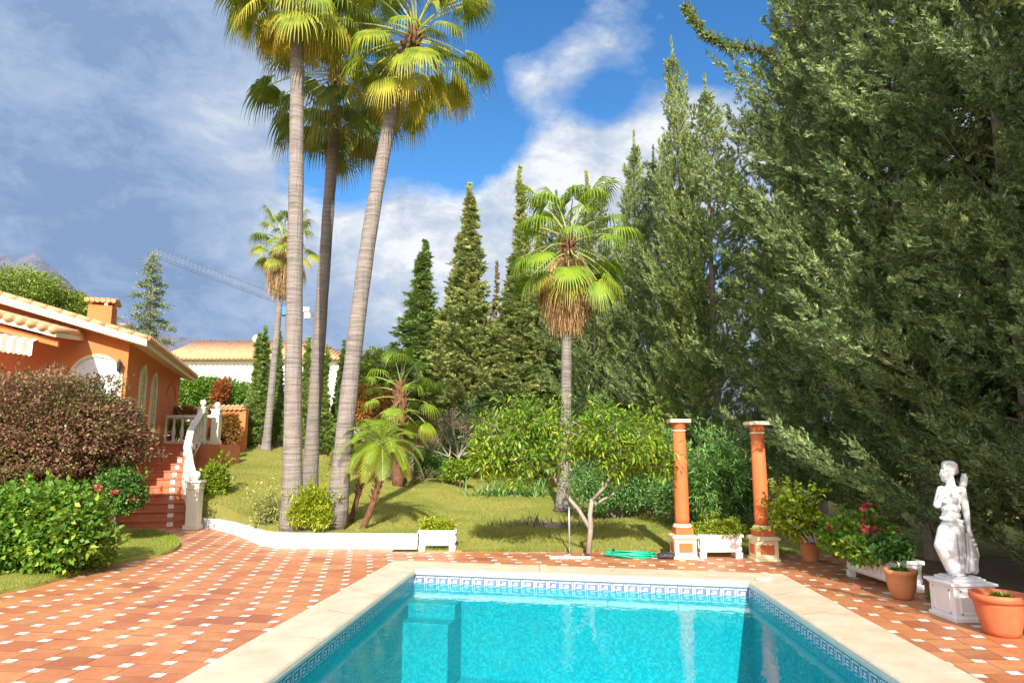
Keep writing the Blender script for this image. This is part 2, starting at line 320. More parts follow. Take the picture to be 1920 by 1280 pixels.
# ------------------------------------------------------------------ world
SUN_DIR = unit(np.array([.025, -math.cos(R(30)), math.sin(R(30))]))     # towards the sun
w = bpy.data.worlds.new('World'); scene.world = w; w.use_nodes = True; t = w.node_tree; t.nodes.clear()
out = t.nodes.new('ShaderNodeOutputWorld'); bg = t.nodes.new('ShaderNodeBackground'); t.links.new(bg.outputs[0], out.inputs[0])
sky = t.nodes.new('ShaderNodeTexSky'); sky.sky_type = 'NISHITA'; sky.sun_disc = False
sky.sun_elevation = R(30); sky.sun_rotation = math.pi - .03; sky.air_density = 1.0; sky.dust_density = .4; sky.ozone_density = 2.0
hs = N(t, 'ShaderNodeHueSaturation', i_Saturation=1.28, i_Value=1.0); t.links.new(sky.outputs[0], hs.inputs['Color'])
skyc = mixc(t, 1.0, hs.outputs[0], (.85, .98, 1.06), 'MULTIPLY')
tc = N(t, 'ShaderNodeTexCoord').outputs['Generated']
nrm = N(t, 'ShaderNodeVectorMath', operation='NORMALIZE'); t.links.new(tc, nrm.inputs[0]); dirv = nrm.outputs[0]
def spot(px, py, rad, wt, soft=1.0):
    d = unit(ray(px, py)); dp = N(t, 'ShaderNodeVectorMath', operation='DISTANCE'); t.links.new(dirv, dp.inputs[0]); dp.inputs[1].default_value = tuple(d)
    mr = N(t, 'ShaderNodeMapRange', interpolation_type='SMOOTHSTEP'); mr.inputs[1].default_value = 0; mr.inputs[2].default_value = rad / F * 1.0
    mr.inputs[3].default_value = wt; mr.inputs[4].default_value = 0; t.links.new(dp.outputs['Value'], mr.inputs[0]); return mr.outputs[0]
def addall(vals):
    s = vals[0]
    for v in vals[1:]:
        a = N(t, 'ShaderNodeMath', operation='ADD'); t.links.new(s, a.inputs[0]); t.links.new(v, a.inputs[1]); s = a.outputs[0]
    return s
mpd = N(t, 'ShaderNodeMapping'); mpd.inputs['Scale'].default_value = (1, 1, 1.7); mpd.inputs['Rotation'].default_value = (0, .35, 0); t.links.new(dirv, mpd.inputs[0])
n1 = noise(t, mpd.outputs[0], 3.4, 12, .64, .3); n2 = noise(t, mpd.outputs[0], 4.5, 9, .62, .3)
bias = addall([n1,
    spot(100, 250, 640, .42), spot(300, 560, 420, .4), spot(-600, 300, 1000, .5), spot(380, 160, 190, .12),
    spot(1000, 560, 400, .45), spot(760, 600, 330, .4), spot(1210, 330, 210, .34), spot(1020, 360, 170, .24), spot(940, 165, 100, .17), spot(1020, 130, 110, .17), spot(1110, 95, 110, .15), spot(1230, 75, 110, .17), spot(560, 440, 150, .1),
    spot(1330, 200, 110, .25), spot(1800, 350, 520, .4), spot(1700, 850, 500, .4),
    spot(1140, 200, 90, -.22), spot(880, 265, 170, -.38), spot(590, 345, 160, -.36), spot(1340, 60, 170, -.32), spot(780, 120, 190, -.25), spot(980, 10, 150, -.25), spot(500, 380, 90, -.1)])
mask = ramp(t, bias, [(.50, 0.), (.60, .35), (.72, 1.)])
shade = addall([n2, spot(60, 430, 420, -.30), spot(330, 40, 340, -.22), spot(60, 20, 360, -.18), spot(330, 580, 300, -.26), spot(0, 200, 300, -.04), spot(640, 640, 170, -.14), spot(100, 170, 170, .12), spot(420, 190, 190, .12), spot(1060, 310, 150, .14), spot(850, 330, 120, .22), spot(1230, 250, 120, .24), spot(1040, 110, 170, .14), spot(1180, 60, 110, .10), spot(930, 600, 240, .02), spot(680, 430, 120, .16), spot(960, 420, 140, -.06)])
n4 = N(t, 'ShaderNodeMath', operation='MULTIPLY_ADD'); t.links.new(noise(t, mpd.outputs[0], 14, 8, .68, .4), n4.inputs[0]); n4.inputs[1].default_value = .8; n4.inputs[2].default_value = -.40
shade = addall([shade, n4.outputs[0]])
cl = ramp(t, shade, [(.06, (1.35, 2.0, 3.2)), (.26, (1.95, 2.6, 3.8)), (.44, (2.5, 3.1, 4.1)), (.60, (3.5, 3.9, 4.5)), (.76, (5.0, 5.15, 5.5))])
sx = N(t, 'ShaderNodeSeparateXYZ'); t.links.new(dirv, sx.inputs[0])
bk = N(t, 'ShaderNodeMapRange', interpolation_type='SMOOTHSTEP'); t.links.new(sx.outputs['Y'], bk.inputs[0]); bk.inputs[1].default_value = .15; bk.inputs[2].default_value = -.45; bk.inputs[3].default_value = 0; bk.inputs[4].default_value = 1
fill_cloud = ramp(t, n2, [(.3, (7.0, 7.2, 7.8)), (.7, (13.0, 12.8, 12.6))])  # bright cloud added to the unseen sky behind the camera as fill light
t.links.new(mixc(t, bk.outputs[0], mixc(t, mask, skyc, cl), fill_cloud), bg.inputs[0]); bg.inputs[1].default_value = .1
w.cycles.sampling_method = 'MANUAL'; w.cycles.sample_map_resolution = 512
sun = bpy.data.lights.new('sun', 'SUN'); sun.energy = 4.1; sun.angle = R(.55); sun.color = (1, .93, .82)
so = bpy.data.objects.new('sun', sun); COL.objects.link(so); so.rotation_euler = Vector(SUN_DIR).to_track_quat('Z', 'Y').to_euler(); so.location = (0, -5, 20)
scene.view_settings.view_transform = 'Standard'; scene.view_settings.look = 'None'; scene.view_settings.exposure = .92
scene.cycles.max_bounces = 6; scene.cycles.diffuse_bounces = 3; scene.cycles.glossy_bounces = 3; scene.cycles.transparent_max_bounces = 8; scene.cycles.transmission_bounces = 4
scene.cycles.use_denoising = True; scene.cycles.caustics_reflective = False; scene.cycles.caustics_refractive = False
# ------------------------------------------------------------------ terrain
def lerp(a, b, t): return a + (b - a) * t
def sst(a, b, x):
    x = np.clip((x - a) / (b - a), 0, 1); return x * x * (3 - 2 * x)
def zl(x, y):       # lawn height
    k = sst(-2, -9, x); s = .042 + .085 * k
    z = s * np.maximum(y - 12.2, 0) + .20 * sst(-1.3, -2.2, x) * sst(11, 12.2, y)
    z = z + .03 * np.sin(x * .9 + 1) * np.sin(y * .7) * sst(12.5, 15, y)
    return np.minimum(z, 2.3) + .02
wallpx = [(366, 987), (400, 992), (432, 1000), (462, 1011), (486, 1021), (512, 1026), (560, 1027), (640, 1028), (782, 1029)]
wallp = [gr(*p)[:2] for p in wallpx]
front = [np.array((-40., 21.2)), np.array((-8.8, 21.2)), np.array((-8.42, 19.1)), np.array((-7.95, 17.5)), np.array((-7.5, 16.35))] + [p + np.array([.06, .10]) for p in wallp] + [np.array(gr(800, 1034)[:2]), gr(866, 1033)[:2], gr(1260, 1033)[:2], gr(1480, 1040)[:2], np.array((40., 11.3))]
front = sorted([tuple(p) for p in front]); fx = np.array([p[0] for p in front]); fy = np.array([p[1] for p in front])
xs = np.unique(np.concatenate([np.linspace(-40, -9, 30), np.linspace(-9, 6, 151), np.linspace(6, 40, 30), fx]))
ts = np.concatenate([[0], np.linspace(.002, 1, 120) ** 1.6])
X = np.repeat(xs[:, None], len(ts), 1); Y0 = np.interp(xs, fx, fy)[:, None]; Yg = Y0 + (60 - Y0) * ts[None, :]
Z = zl(X, Yg)
Pg = np.stack([X, Yg, Z], -1); sk = Pg[:, :1].copy(); sk[..., 2] -= .5; Pg = np.concatenate([sk, Pg], 1)
tag(grid_mesh('lawn', Pg, M['lawn']), kind='structure')
# big ground to the horizon
g = MB(); B = 9000
def gz(x, y): return 0
g.add([(-B, 58, 1.3), (B, 58, 1.3), (B, B, 1.3), (-B, B, 1.3)], [(0, 1, 2, 3)])
g.add([(-B, -60, -.5), (-14, -60, -.5), (-14, 18, -.5), (-B, 18, -.5)], [(0, 1, 2, 3)])
g.add([(5.0, -60, -.02), (B, -60, -.02), (B, 12, -.02), (5.0, 12, -.02)], [(0, 1, 2, 3)])
g.add([(-14, -60, -.03), (5.0, -60, -.03), (5.0, -3, -.03), (-14, -3, -.03)], [(0, 1, 2, 3)])
tag(g.build('ground', M['soil']), kind='structure')
# left planted bank and terrace
def bank(x, y):
    b = 1.86 * sst(10.5, 14.5, y + .35 * (-7 - x)) * sst(-6.6, -7.6, x + .28 * np.maximum(y - 12, 0))
    return b
bx = np.linspace(-30, -5.6, 110); by = np.linspace(6.5, 24, 100); BX, BY = np.meshgrid(bx, by, indexing='ij')
BZ = bank(BX, BY) + .0
right = np.interp(BY, [6.5, 9, 11.5, 13, 15.4, 17, 19, 24], [-5.9, -5.9, -6.6, -7.9, -8.95, -9.25, -9.65, -11])
BXc = np.minimum(BX, right); BZ = np.where(BX > right, -.3, np.where(BX < right - .2, np.maximum(bank(BXc, BY), .005), .005))
tag(grid_mesh('garden_soil', np.stack([BXc, BY, BZ], -1), M['soil']), kind='structure')
# ------------------------------------------------------------------ pool outline
zi = .03
IL, IR = gr(777, 1064, zi)[:2], gr(1406, 1087.5, zi)[:2]
iln, irn = gr(484, 1280, zi)[:2], gr(1706, 1280, zi)[:2]
OL, OR = gr(740, 1050, zi)[:2], gr(1466, 1075, zi)[:2]
oln, orn = gr(326, 1280, zi)[:2], gr(1849, 1280, zi)[:2]
def ext(a, b, Y): return a + (b - a) * ((Y - a[1]) / (b[1] - a[1]))
NY = 1.6
IN = [ext(IL, iln, NY), ext(IR, irn, NY), IR, IL]       # near-left, near-right, far-right, far-left
OUT = [ext(OL, oln, NY - .42), ext(OR, orn, NY - .42), OR, OL]
MID = [(a * .4 + b * .6) for a, b in zip(IN, OUT)]
print('POOL', IN, OUT)
# patio base with a hole for the pool
pat = MB(); oc = [(-14., -3.), (5.6, -3.), (5.6, 11.9), (-14., 11.9)]; zb = -.003
pat.add([(p[0], p[1], zb) for p in oc] + [(p[0], p[1], zb) for p in MID], [(0, 1, 5, 4), (1, 2, 6, 5), (2, 3, 7, 6), (3, 0, 4, 7)])
pat.add([(-14, 11.9, zb), (-2, 11.9, zb), (-2, 17, zb), (-14, 17, zb)], [(0, 1, 2, 3)])
# tiles: pinwheel of large clay squares and small white squares
ang = R(-4.0); Lat = .0
p00, p10 = gr(*(66.98, 1256.03))[:2], gr(332.6, 1238.7)[:2]      # lattice points measured on the photograph
l0 = gr(66.98, 1256.03)[:2]; l1 = gr(100.76, 1233.55)[:2]
def build_tiles():
    o0 = gr(66.98, 1256.03)[:2]; e = (gr(391.25, 1238.25)[:2] - o0) / 4.0; j = (gr(292.45, 1105.98)[:2] - o0) / 10.0
    s = (np.linalg.norm(e) + np.linalg.norm(j)) / 2; th = (math.atan2(e[1], e[0]) + math.atan2(j[1], j[0]) - math.pi / 2) / 2
    ratio = .325; a = s / math.hypot(1, ratio); b = a * ratio
    ax = th - math.atan(ratio); ux = np.array([math.cos(ax), math.sin(ax)]); uy = np.array([-ux[1], ux[0]])
    ei = s * np.array([math.cos(th), math.sin(th)]); ej = np.array([-ei[1], ei[0]])
    print('lattice', s, 'theta', math.degrees(th), 'axis', math.degrees(ax), 'a', a, 'b', b)
    I, J = np.meshgrid(np.arange(-70, 90), np.arange(-70, 90), indexing='ij'); I = I.ravel(); J = J.ravel()
    C = o0 + I[:, None] * ei + J[:, None] * ej
    def ok(C):
        k = (C[:, 0] > -14) & (C[:, 0] < 5.35) & (C[:, 1] > -2.8) & (C[:, 1] < np.where(C[:, 0] < -2.5, 16.8, 11.75))
        inside = np.ones(len(C), bool)
        for q in range(4):
            A, Bq = MID[q], MID[(q + 1) % 4]; d = Bq - A; inside &= (d[0] * (C[:, 1] - A[1]) - d[1] * (C[:, 0] - A[0])) > 0
        return k & ~inside
    rng = np.random.default_rng(4)
    def squares(C, half, z, dz):
        n = len(C); zz = z + rng.uniform(-dz, dz, n); til = rng.normal(0, .0003, (n, 2)); h = half
        T = []; cs = [(-1, -1), (1, -1), (1, 1), (-1, 1)]
        top = np.zeros((n, 4, 3))
        for q, (sx, sy) in enumerate(cs):
            top[:, q, :2] = C + ux * sx * h + uy * sy * h; top[:, q, 2] = zz + til[:, 0] * sx + til[:, 1] * sy
        return top
    Cl = C + ux * (a + b) / 2 * 1.0 + uy * (a - b) / 2 * 1.0       # large tile centre
    # small square at C spans b; large tile's lower-left corner sits at the small square's upper-right side
    Cl = C + ux * (b / 2 + a / 2) + uy * (b / 2 - a / 2)
    C1 = C[ok(C)]; C2 = Cl[ok(Cl)]
    return squares(C2, a / 2 - .0025, 0, .0003), squares(C1, b / 2 - .002, .0004, .0003)
big, small = build_tiles()
V = np.concatenate([big, small]); po = quads('patio', V, [M['tile'], M['tile_white'], M['grout']], midx=[0] * len(big) + [1] * len(small)); tag(po, kind='structure')
tag(pat.build('patio_bed', M['grout']), kind='structure')
# ------------------------------------------------------------------ pool
pool = empty('swimming_pool', (float((IL[0] + IR[0]) / 2), 6, 0), 'rectangular turquoise swimming pool with pale stone coping and a blue key-pattern band', 'pool')
PL = np.array(pool.location)
def pb(mb, name, mats, **k):
    mb.v = [(v[0] - PL[0], v[1] - PL[1], v[2] - PL[2]) for v in mb.v]; return mb.build(name, mats, pool, **k)
cop = MB()
for q in range(4):
    a0, a1, b0, b1 = IN[q], IN[(q + 1) % 4], OUT[q], OUT[(q + 1) % 4]
    L = np.linalg.norm(a1 - a0); n = max(2, round(L / .93)); 
    for k in range(n):
        t0, t1 = k / n, (k + 1) / n; ge = .004 / L
        ta, tb = t0 + ge, t1 - ge
        dn = unit(np.array([*(a1 - a0), 0.]))
        A0, A1, B0, B1 = a0 + (a1 - a0) * ta, a0 + (a1 - a0) * tb, b0 + (b1 - b0) * ta, b0 + (b1 - b0) * tb
        inn = np.array([-dn[1], dn[0]])  # towards pool inside
        prof = [(-0.0, -.062), (.018, -.058), (.03, -.045), (.034, -.02), (.03, .012), (.016, .026), (-.005, .03)]
        vs = []; 
        for (o_, z_) in prof: vs += [(*(A0 + inn * o_), z_), (*(A1 + inn * o_), z_)]
        vs += [(*B0, .03), (*B1, .03), (*B0, -.02), (*B1, -.02)]
        m_ = len(vs) // 2; cop.mi = 0
        fs = [(2 * i, 2 * i + 1, 2 * i + 3, 2 * i + 2) for i in range(m_ - 1)]
        cop.add(vs, fs); cop.m[-len(fs):] = [1] * 4 + [0] * (len(fs) - 4)
        ends = [tuple(range(0, 2 * m_, 2)), tuple(range(2 * m_ - 1, 0, -2))]; cop.add(vs, ends)
pb(cop, 'coping', [M['travertine'], M['travertine_face']])
DEP = -1.35; WZ = -.168
bas = MB()
bas.add([(p[0], p[1], DEP) for p in IN], [(0, 1, 2, 3)])
for q in range(4):
    a, b = IN[q], IN[(q + 1) % 4]; bas.add([(a[0], a[1], DEP), (b[0], b[1], DEP), (b[0], b[1], -.05), (a[0], a[1], -.05)], [(0, 1, 2, 3)])
pb(bas, 'basin', M['mosaic'])
band = MB()
for q in range(4):
    a, b = IN[q], IN[(q + 1) % 4]; L = np.linalg.norm(b - a); d = (b - a) / L; nn = np.array([-d[1], d[0]])
    def P(s, z, o): 
        p = a + d * s + nn * o; return (p[0], p[1], z)
    band.mi = 0; band.add([P(.003, -.19, .003), P(L - .003, -.19, .003), P(L - .003, -.066, .003), P(.003, -.066, .003)], [(0, 1, 2, 3)])
    band.mi = 1; u = .165; n = int(L / u); u = L / n; z0, z1 = -.182, -.078; wd = .013; hgt = z1 - z0
    for k in range(n):
        s = k * u + .006
        for (sa, za, sb, zb_) in ((0, z0, wd, z1), (wd + .018, z1 - wd, u - .014, z1), (u - .014 - wd, z0 + wd, u - .014, z1 - wd), (wd + .045, z0 + .028, u - .03 - wd, z0 + .028 + wd * 1.1), (wd + .045, z0 + .04 + wd, u - .05 - wd, z0 + .052 + wd * 1.4), (0 + wd, z0, u - .014 - wd - .02, z0 + wd)):
            band.add([P(s + sa, za, .006), P(s + sb, za, .006), P(s + sb, zb_, .006), P(s + sa, zb_, .006)], [(0, 1, 2, 3)])
pb(band, 'key_pattern_band', [M['key_blue'], M['key_white']])
st = MB(); d = unit(IR - IL); nn = np.array([d[1], -d[0]])
for k in range(2):
    o = np.array([*(IL + d * .01 + nn * .01), DEP + .01]); st.obox(o, (*(d * (.68 + .004 * k)), 0), (*(nn * (.30 * (k + 1))), 0), (0, 0, abs(DEP) - .38 - .18 * k))
pb(st, 'entry_step', M['mosaic'], bevel=.01)
wa = MB(); wa.add([(p[0], p[1], WZ) for p in IN], [(0, 1, 2, 3)]); tag(wa.build('water', M['water']), kind='structure')
# ------------------------------------------------------------------ vegetation library
def cypress_mesh(seed, H=12., Rm=1.7, nb=330, leaf=.075, dens=20, tight=.0, peak=.22, power=.85, up=.45, spr=.34, gap=.0, sub=0, per=11):
    """returns wood MB and leaf quads"""
    rng = np.random.default_rng(seed); wood = MB()
    lean = rng.uniform(-.25, .25, 2)
    def tr(t): return np.array([lean[0] * t * t + .08 * math.sin(t * 5 + seed), lean[1] * t * t, H * t])
    wood.tube([tr(k / 10) for k in range(11)], [max(.012, .16 * H / 12 * (1 - k / 10) ** .8) for k in range(11)], 7)
    PP = []; DD = []; UU = []; LL = []
    for i in range(nb):
        t = (i + rng.random()) / nb; t = .01 + .985 * t ** 1.05
        prof = (t / peak) ** .35 if t < peak else ((1 - t) / (1 - peak)) ** power
        if t < peak: prof = .9 + .1 * (t / peak)
        ln = Rm * prof * rng.uniform(.5, 1.35) + .10 * (1 - t)
        if rng.random() < .04: ln *= 1.25
        az = i * 2.39996 + rng.normal(0, .25); el = R(rng.uniform(8, 30)) + up * (t * .7 + .15)
        dh = np.array([math.cos(az), math.sin(az), 0]); p0 = tr(t); K = 6; pts = [p0]
        for k in range(K):
            e = el + (.10 + up * .5) * k / K * 1.2; dd = dh * math.cos(e) + np.array([0, 0, math.sin(e)]); pts.append(pts[-1] + dd * ln / K + rng.normal(0, .012, 3))
        pts = np.array(pts)
        if i % 2 == 0: wood.tube(pts[[0, 3, 5]], [.02 * (1 - t) + .008, .01, .005], 3, False)
        if sub:
            nsb = max(3, int(sub * (.5 + .5 * ln / Rm))); vert = np.array([0, 0, 1.])
            for j in range(nsb + 1):
                q = .18 + .82 * (j + rng.random() * .6) / (nsb + .6); q = min(q, .995); i0 = min(int(q * K), K - 1); pb_ = pts[i0] + (pts[i0 + 1] - pts[i0]) * (q * K - i0); T = unit(pts[i0 + 1] - pts[i0])
                sg = 1 if j % 2 else -1; sd_ = unit(np.cross(T, vert)); last = j == nsb
                tw = unit(T * (.9 if not last else 1.5) + (sd_ * sg * rng.uniform(.5, 1.1) if not last else 0) + vert * rng.uniform(-.1, .35) + rng.normal(0, .12, 3)); tl_ = min(.95, ln * rng.uniform(.24, .52) * (1.25 - .7 * q)) + .1 * (1 - t) + .02
                n2_ = int(tl_ * dens) + 3; f = rng.uniform(.05, 1, n2_) ** .85
                P0 = pb_ + tw * (f * tl_)[:, None] + vert * ((f ** 2) * tl_ * .16)[:, None] + rng.normal(0, .025, (n2_, 3))
                rd = rng.normal(0, 1, (n2_, 3)); rd[:, 2] = rd[:, 2] * .5 + .25
                PP.append(P0); DD.append(unit(tw * 1.3 + unit(rd) * .8)); LL.append(spr * rng.uniform(.5, 1.1, n2_) * (1.2 - .5 * f) * (.35 + .65 * (1 - t) ** .35))
            continue
        ns = int(ln * dens) + 3
        tt = rng.uniform(.22, 1.0, ns) ** .8; fi = tt * K; i0 = np.minimum(fi.astype(int), K - 1); fr = (fi - i0)[:, None]
        P0 = pts[i0] * (1 - fr) + pts[i0 + 1] * fr; T = unit(pts[i0 + 1] - pts[i0])
        rd = rng.normal(0, 1, (ns, 3)); rd[:, 2] = rd[:, 2] * .6 + .3
        D = unit(T * 1.1 + unit(rd) * (.95 - tight * .6)); Ls = spr * rng.uniform(.5, 1.1, ns) * (1.25 - .6 * tt) * min(1, .45 + ln / Rm)
        PP.append(P0); DD.append(D); LL.append(Ls)
    tk = np.arange(60); PP.append(np.stack([tr(1.0)[0] + rng.normal(0, .03, 60) * (1 - tk / 60), tr(1.0)[1] + rng.normal(0, .03, 60) * (1 - tk / 60), H - .35 + tk * .016], -1)); DD.append(unit(rng.normal(0, .35, (60, 3)) + np.array([0, 0, 1.]))); LL.append(np.full(60, .13))
    P0 = np.concatenate(PP); D = np.concatenate(DD); Ls = np.concatenate(LL); n = len(P0)
    rv = rng.normal(0, 1, (n, 3)); S = unit(np.cross(D, rv)); U = np.cross(S, D)
    out = []
    for k in range(per):
        f = (k + .5) / per; side = 1 if k % 2 else -1
        base = P0 + D * (Ls * f * .85)[:, None] + U * ((f * (1 - f)) * .06)
        dd = unit(D * (.75 + .4 * f) + S * side * (.75 * (1 - f * .8)) + rng.normal(0, .18, (n, 3)))
        L = leaf * rng.uniform(.7, 1.35, n) * (1.25 - .5 * f); out.append(leafquads(base, dd, U + rng.normal(0, .3, (n, 3)), L * 1.3, L * .42))
    return wood, np.concatenate(out)
class Kind: pass
def make_tree_kind(seed, leafm, **kw):
    k = Kind(); wd, lv = cypress_mesh(seed, **kw); k.wood = wd; k.lv = lv; k.m = leafm; k.proto = None; k.H = kw.get('H', 12.); return k
def place_tree(k, name, loc, sc, rz, label, cat, group=None, leafm=None):
    t_ = empty(name, tuple(float(q) for q in loc), label, cat, group, rz)
    if k.proto is None:
        a = k.wood.build('trunk', M['bark'], t_); b = quads('crown', k.lv, k.m, t_); k.proto = (a, b); k.lv = None
    else:
        for src in k.proto:
            c = src.copy(); COL.objects.link(c); c.parent = t_
    t_.scale = sc
    if leafm:
        for c in t_.children:
            if c.name.startswith('crown'):
                c.data = c.data.copy(); c.data.materials.clear(); c.data.materials.append(leafm)
    return t_
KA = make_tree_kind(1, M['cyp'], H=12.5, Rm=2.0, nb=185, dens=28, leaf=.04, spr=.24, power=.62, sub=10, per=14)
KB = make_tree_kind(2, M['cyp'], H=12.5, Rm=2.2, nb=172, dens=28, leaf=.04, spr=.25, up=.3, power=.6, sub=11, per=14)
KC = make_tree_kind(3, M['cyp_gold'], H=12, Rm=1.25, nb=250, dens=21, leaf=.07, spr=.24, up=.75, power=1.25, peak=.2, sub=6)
KD = make_tree_kind(5, M['cyp_col'], H=7, Rm=.42, nb=420, dens=34, leaf=.06, spr=.2, up=1.3, tight=.8, power=.55, peak=.25)
KS = make_tree_kind(7, M['cyp_gold'], H=12, Rm=.8, nb=150, dens=18, leaf=.075, spr=.24, up=.6, power=1.1, peak=.3)
def topz(px, py, Y): return at(px, py, Y)[2]
def tree_at(k, px, Y, ytop, wid, label, group, rz, name='cypress_tree', cat='cypress', leafm=None, z0=None):
    """px at the foot height, ytop = image row of the tip, wid = width factor"""
    p = at(px, 850, Y); z = z0 if z0 is not None else float(zl(np.array(p[0]), np.array(Y))) if Y > 12 else 0.0
    H = topz(px, ytop, Y) - z; s = H / k.H
    return place_tree(k, name, (p[0], Y, z - .02), (wid, wid, s), rz, label, cat, group, leafm)
RG = 'tall cypresses in the dense screen along the right side'
# right-hand screen, from near to far (X about 5.4)
row = [  # X, Y, kind, height, width, label
 (6.6, 4.3, KB, 11.0, 1.0, 'dark cypress at the right frame edge behind the large orange pot'),
 (6.75, 6.9, KA, 12.0, 1.0, 'tall dark cypress directly behind the white statue'),
 (6.6, 8.8, KB, 12.6, 1.05, 'tall cypress behind the geranium planter and small terracotta pot'),
 (6.55, 11.2, KA, 13.4, 1.1, 'tall cypress behind the lime-green potted shrub'),
 (6.75, 13.7, KB, 13.8, 1.1, 'tall cypress reaching past the top of the photo right of the second column'),
 (7.3, 16.6, KA, 14.6, 1.0, 'towering cypress with a long side branch against blue sky, behind the orange columns'),
]
row += [(8.9, 5.4, KA, 10, 1.0, 'cypress of the second row seen through gaps right of the statue'), (8.8, 8.2, KB, 11, 1.0, 'cypress of the second row seen through gaps between statue and geranium trough'), (8.8, 10.8, KA, 11.5, 1.0, 'cypress of the second row behind the hedge near the second column')]
for i, (x, y, k, H, wd, lab) in enumerate(row):
    z = float(zl(np.array(x), np.array(y))) if y > 12 else 0
    place_tree(k, 'cypress_tree', (x, y, z - .05), (wd, wd, H / k.H), i * 1.7 + .4, lab, 'cypress', RG)
# trees of the same screen behind the viewer, which throw their shade on the statue and the near hedge
for i, (x, y) in enumerate([(6.55, 1.8), (7.5, -1.0), (7.6, -3.8)]):
    place_tree(KA if i % 2 else KB, 'cypress_tree', (x, y, -.05), (1, 1, .92), i * 2.1 + 1, 'dark cypress of the right screen standing beside the near end of the pool', 'cypress', RG)
for (px, Y, yt, wd, k, rz, lab) in [
 (1350, 19.5, 175, .8, KB, 1.1, 'pale green cypress with sky gaps behind the long reaching branch'),
 (1296, 20.5, 108, .62, KA, 2.1, 'pointed cypress with open tip left of the tallest trees'),
 (1243, 23.5, 300, .85, KB, 3.3, 'bushy pale cypress just right of the middle fan palm'),
 (1198, 25.5, 275, .72, KA, 4.1, 'cypress with a slender crooked tip beside the middle fan palm'),
 (1125, 27, 380, 1.0, KB, .7, 'dark bushy cypress right behind the middle fan palm trunk'),
 (1050, 30, 385, 1.1, KA, 2.9, 'shaded cypress behind the crown of the middle fan palm'),
]: tree_at(k, px, Y, yt, wd, lab, RG, rz)
# the long reaching branch of the towering cypress
def reach_branch():
    host = [o for o in COL.objects if o.get('label', '').startswith('towering cypress')][0]
    P_ = [at(1500, 130, 15.9), at(1420, 92, 15.4), at(1365, 86, 15.2), at(1320, 62, 15.1), at(1296, 30, 15.1), at(1284, 8, 15.1)]
    mw = Matrix.LocRotScale(host.location, host.rotation_euler, host.scale).inverted(); rng = np.random.default_rng(77); mb = MB()
    loc = lambda p: np.array(mw @ Vector(p)); mb.tube([loc(p) for p in P_], [.04, .035, .03, .022, .015, .006], 5); br = mb.build('reaching_branch', M['bark'], host)
    n = 900; k = rng.random(n) ** .9 * 4.9; i0 = k.astype(int); P_ = np.array(P_); P0 = P_[i0] + (P_[i0 + 1] - P_[i0]) * (k - i0)[:, None]; T = unit(P_[i0 + 1] - P_[i0]); D = unit(T * .6 + rng.normal(0, .6, (n, 3)) + np.array([0, 0, -.25])); L = .2 * rng.uniform(.5, 1.2, n) * (1.2 - k / 7); out = []
    rv = rng.normal(0, 1, (n, 3)); S_ = unit(np.cross(D, rv)); U = np.cross(S_, D)
    for j in range(9):
        f = (j + .5) / 9; dd = unit(D + S_ * (1 if j % 2 else -1) * .6 * (1 - f) + rng.normal(0, .15, (n, 3))); out.append(leafquads(P0 + D * (L * f)[:, None], dd, U, .07 * rng.uniform(.7, 1.3, n), .024))
    V = np.concatenate(out); sh = V.shape; V = np.array([tuple(mw @ Vector(v)) for v in V.reshape(-1, 3)]).reshape(sh); quads('branch_foliage', V, M['cyp'], br)
reach_branch()
BG = 'pointed cypresses at the back of the lawn'
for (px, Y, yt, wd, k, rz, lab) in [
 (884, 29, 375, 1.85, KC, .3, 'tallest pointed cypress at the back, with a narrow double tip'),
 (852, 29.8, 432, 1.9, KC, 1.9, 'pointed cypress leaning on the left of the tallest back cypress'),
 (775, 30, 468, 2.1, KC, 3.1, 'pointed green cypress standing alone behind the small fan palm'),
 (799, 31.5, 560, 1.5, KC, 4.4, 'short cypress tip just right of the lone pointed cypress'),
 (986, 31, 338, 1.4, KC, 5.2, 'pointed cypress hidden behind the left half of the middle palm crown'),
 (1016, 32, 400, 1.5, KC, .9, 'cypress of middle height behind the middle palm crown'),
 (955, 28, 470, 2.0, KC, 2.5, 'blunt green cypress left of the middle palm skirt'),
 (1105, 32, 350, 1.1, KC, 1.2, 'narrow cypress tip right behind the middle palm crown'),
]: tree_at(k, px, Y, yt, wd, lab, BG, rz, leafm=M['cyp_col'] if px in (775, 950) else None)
tree_at(KS, 934, 29, 508, 1.0, 'thin half-bare cypress with brown tip between two back cypresses', BG, .5, leafm=M['twig'])
CG = 'slim columnar cypresses behind the tall palms'
for (px, Y, yt, wd, rz, lab) in [
 (464, 24.5, 640, 1.25, .2, 'leftmost slim columnar cypress by the orange garden wall'),
 (490, 24.8, 628, 1.15, 1.4, 'slim columnar cypress left of the far palm trunk'),
 (519, 25.2, 618, 1.15, 2.2, 'slim columnar cypress between the far palm and the first tall trunk'),
 (576, 25.5, 650, 1.1, 3.3, 'slim columnar cypress seen between the first and dark palm trunks'),
 (606, 25, 668, 1.2, 4.0, 'slim columnar cypress right of the dark palm trunk'),
 (628, 26, 655, 1.1, 5.1, 'slim columnar cypress left of the leaning palm trunk'),
]: tree_at(KD, px, Y, yt, wd, lab, CG, rz)
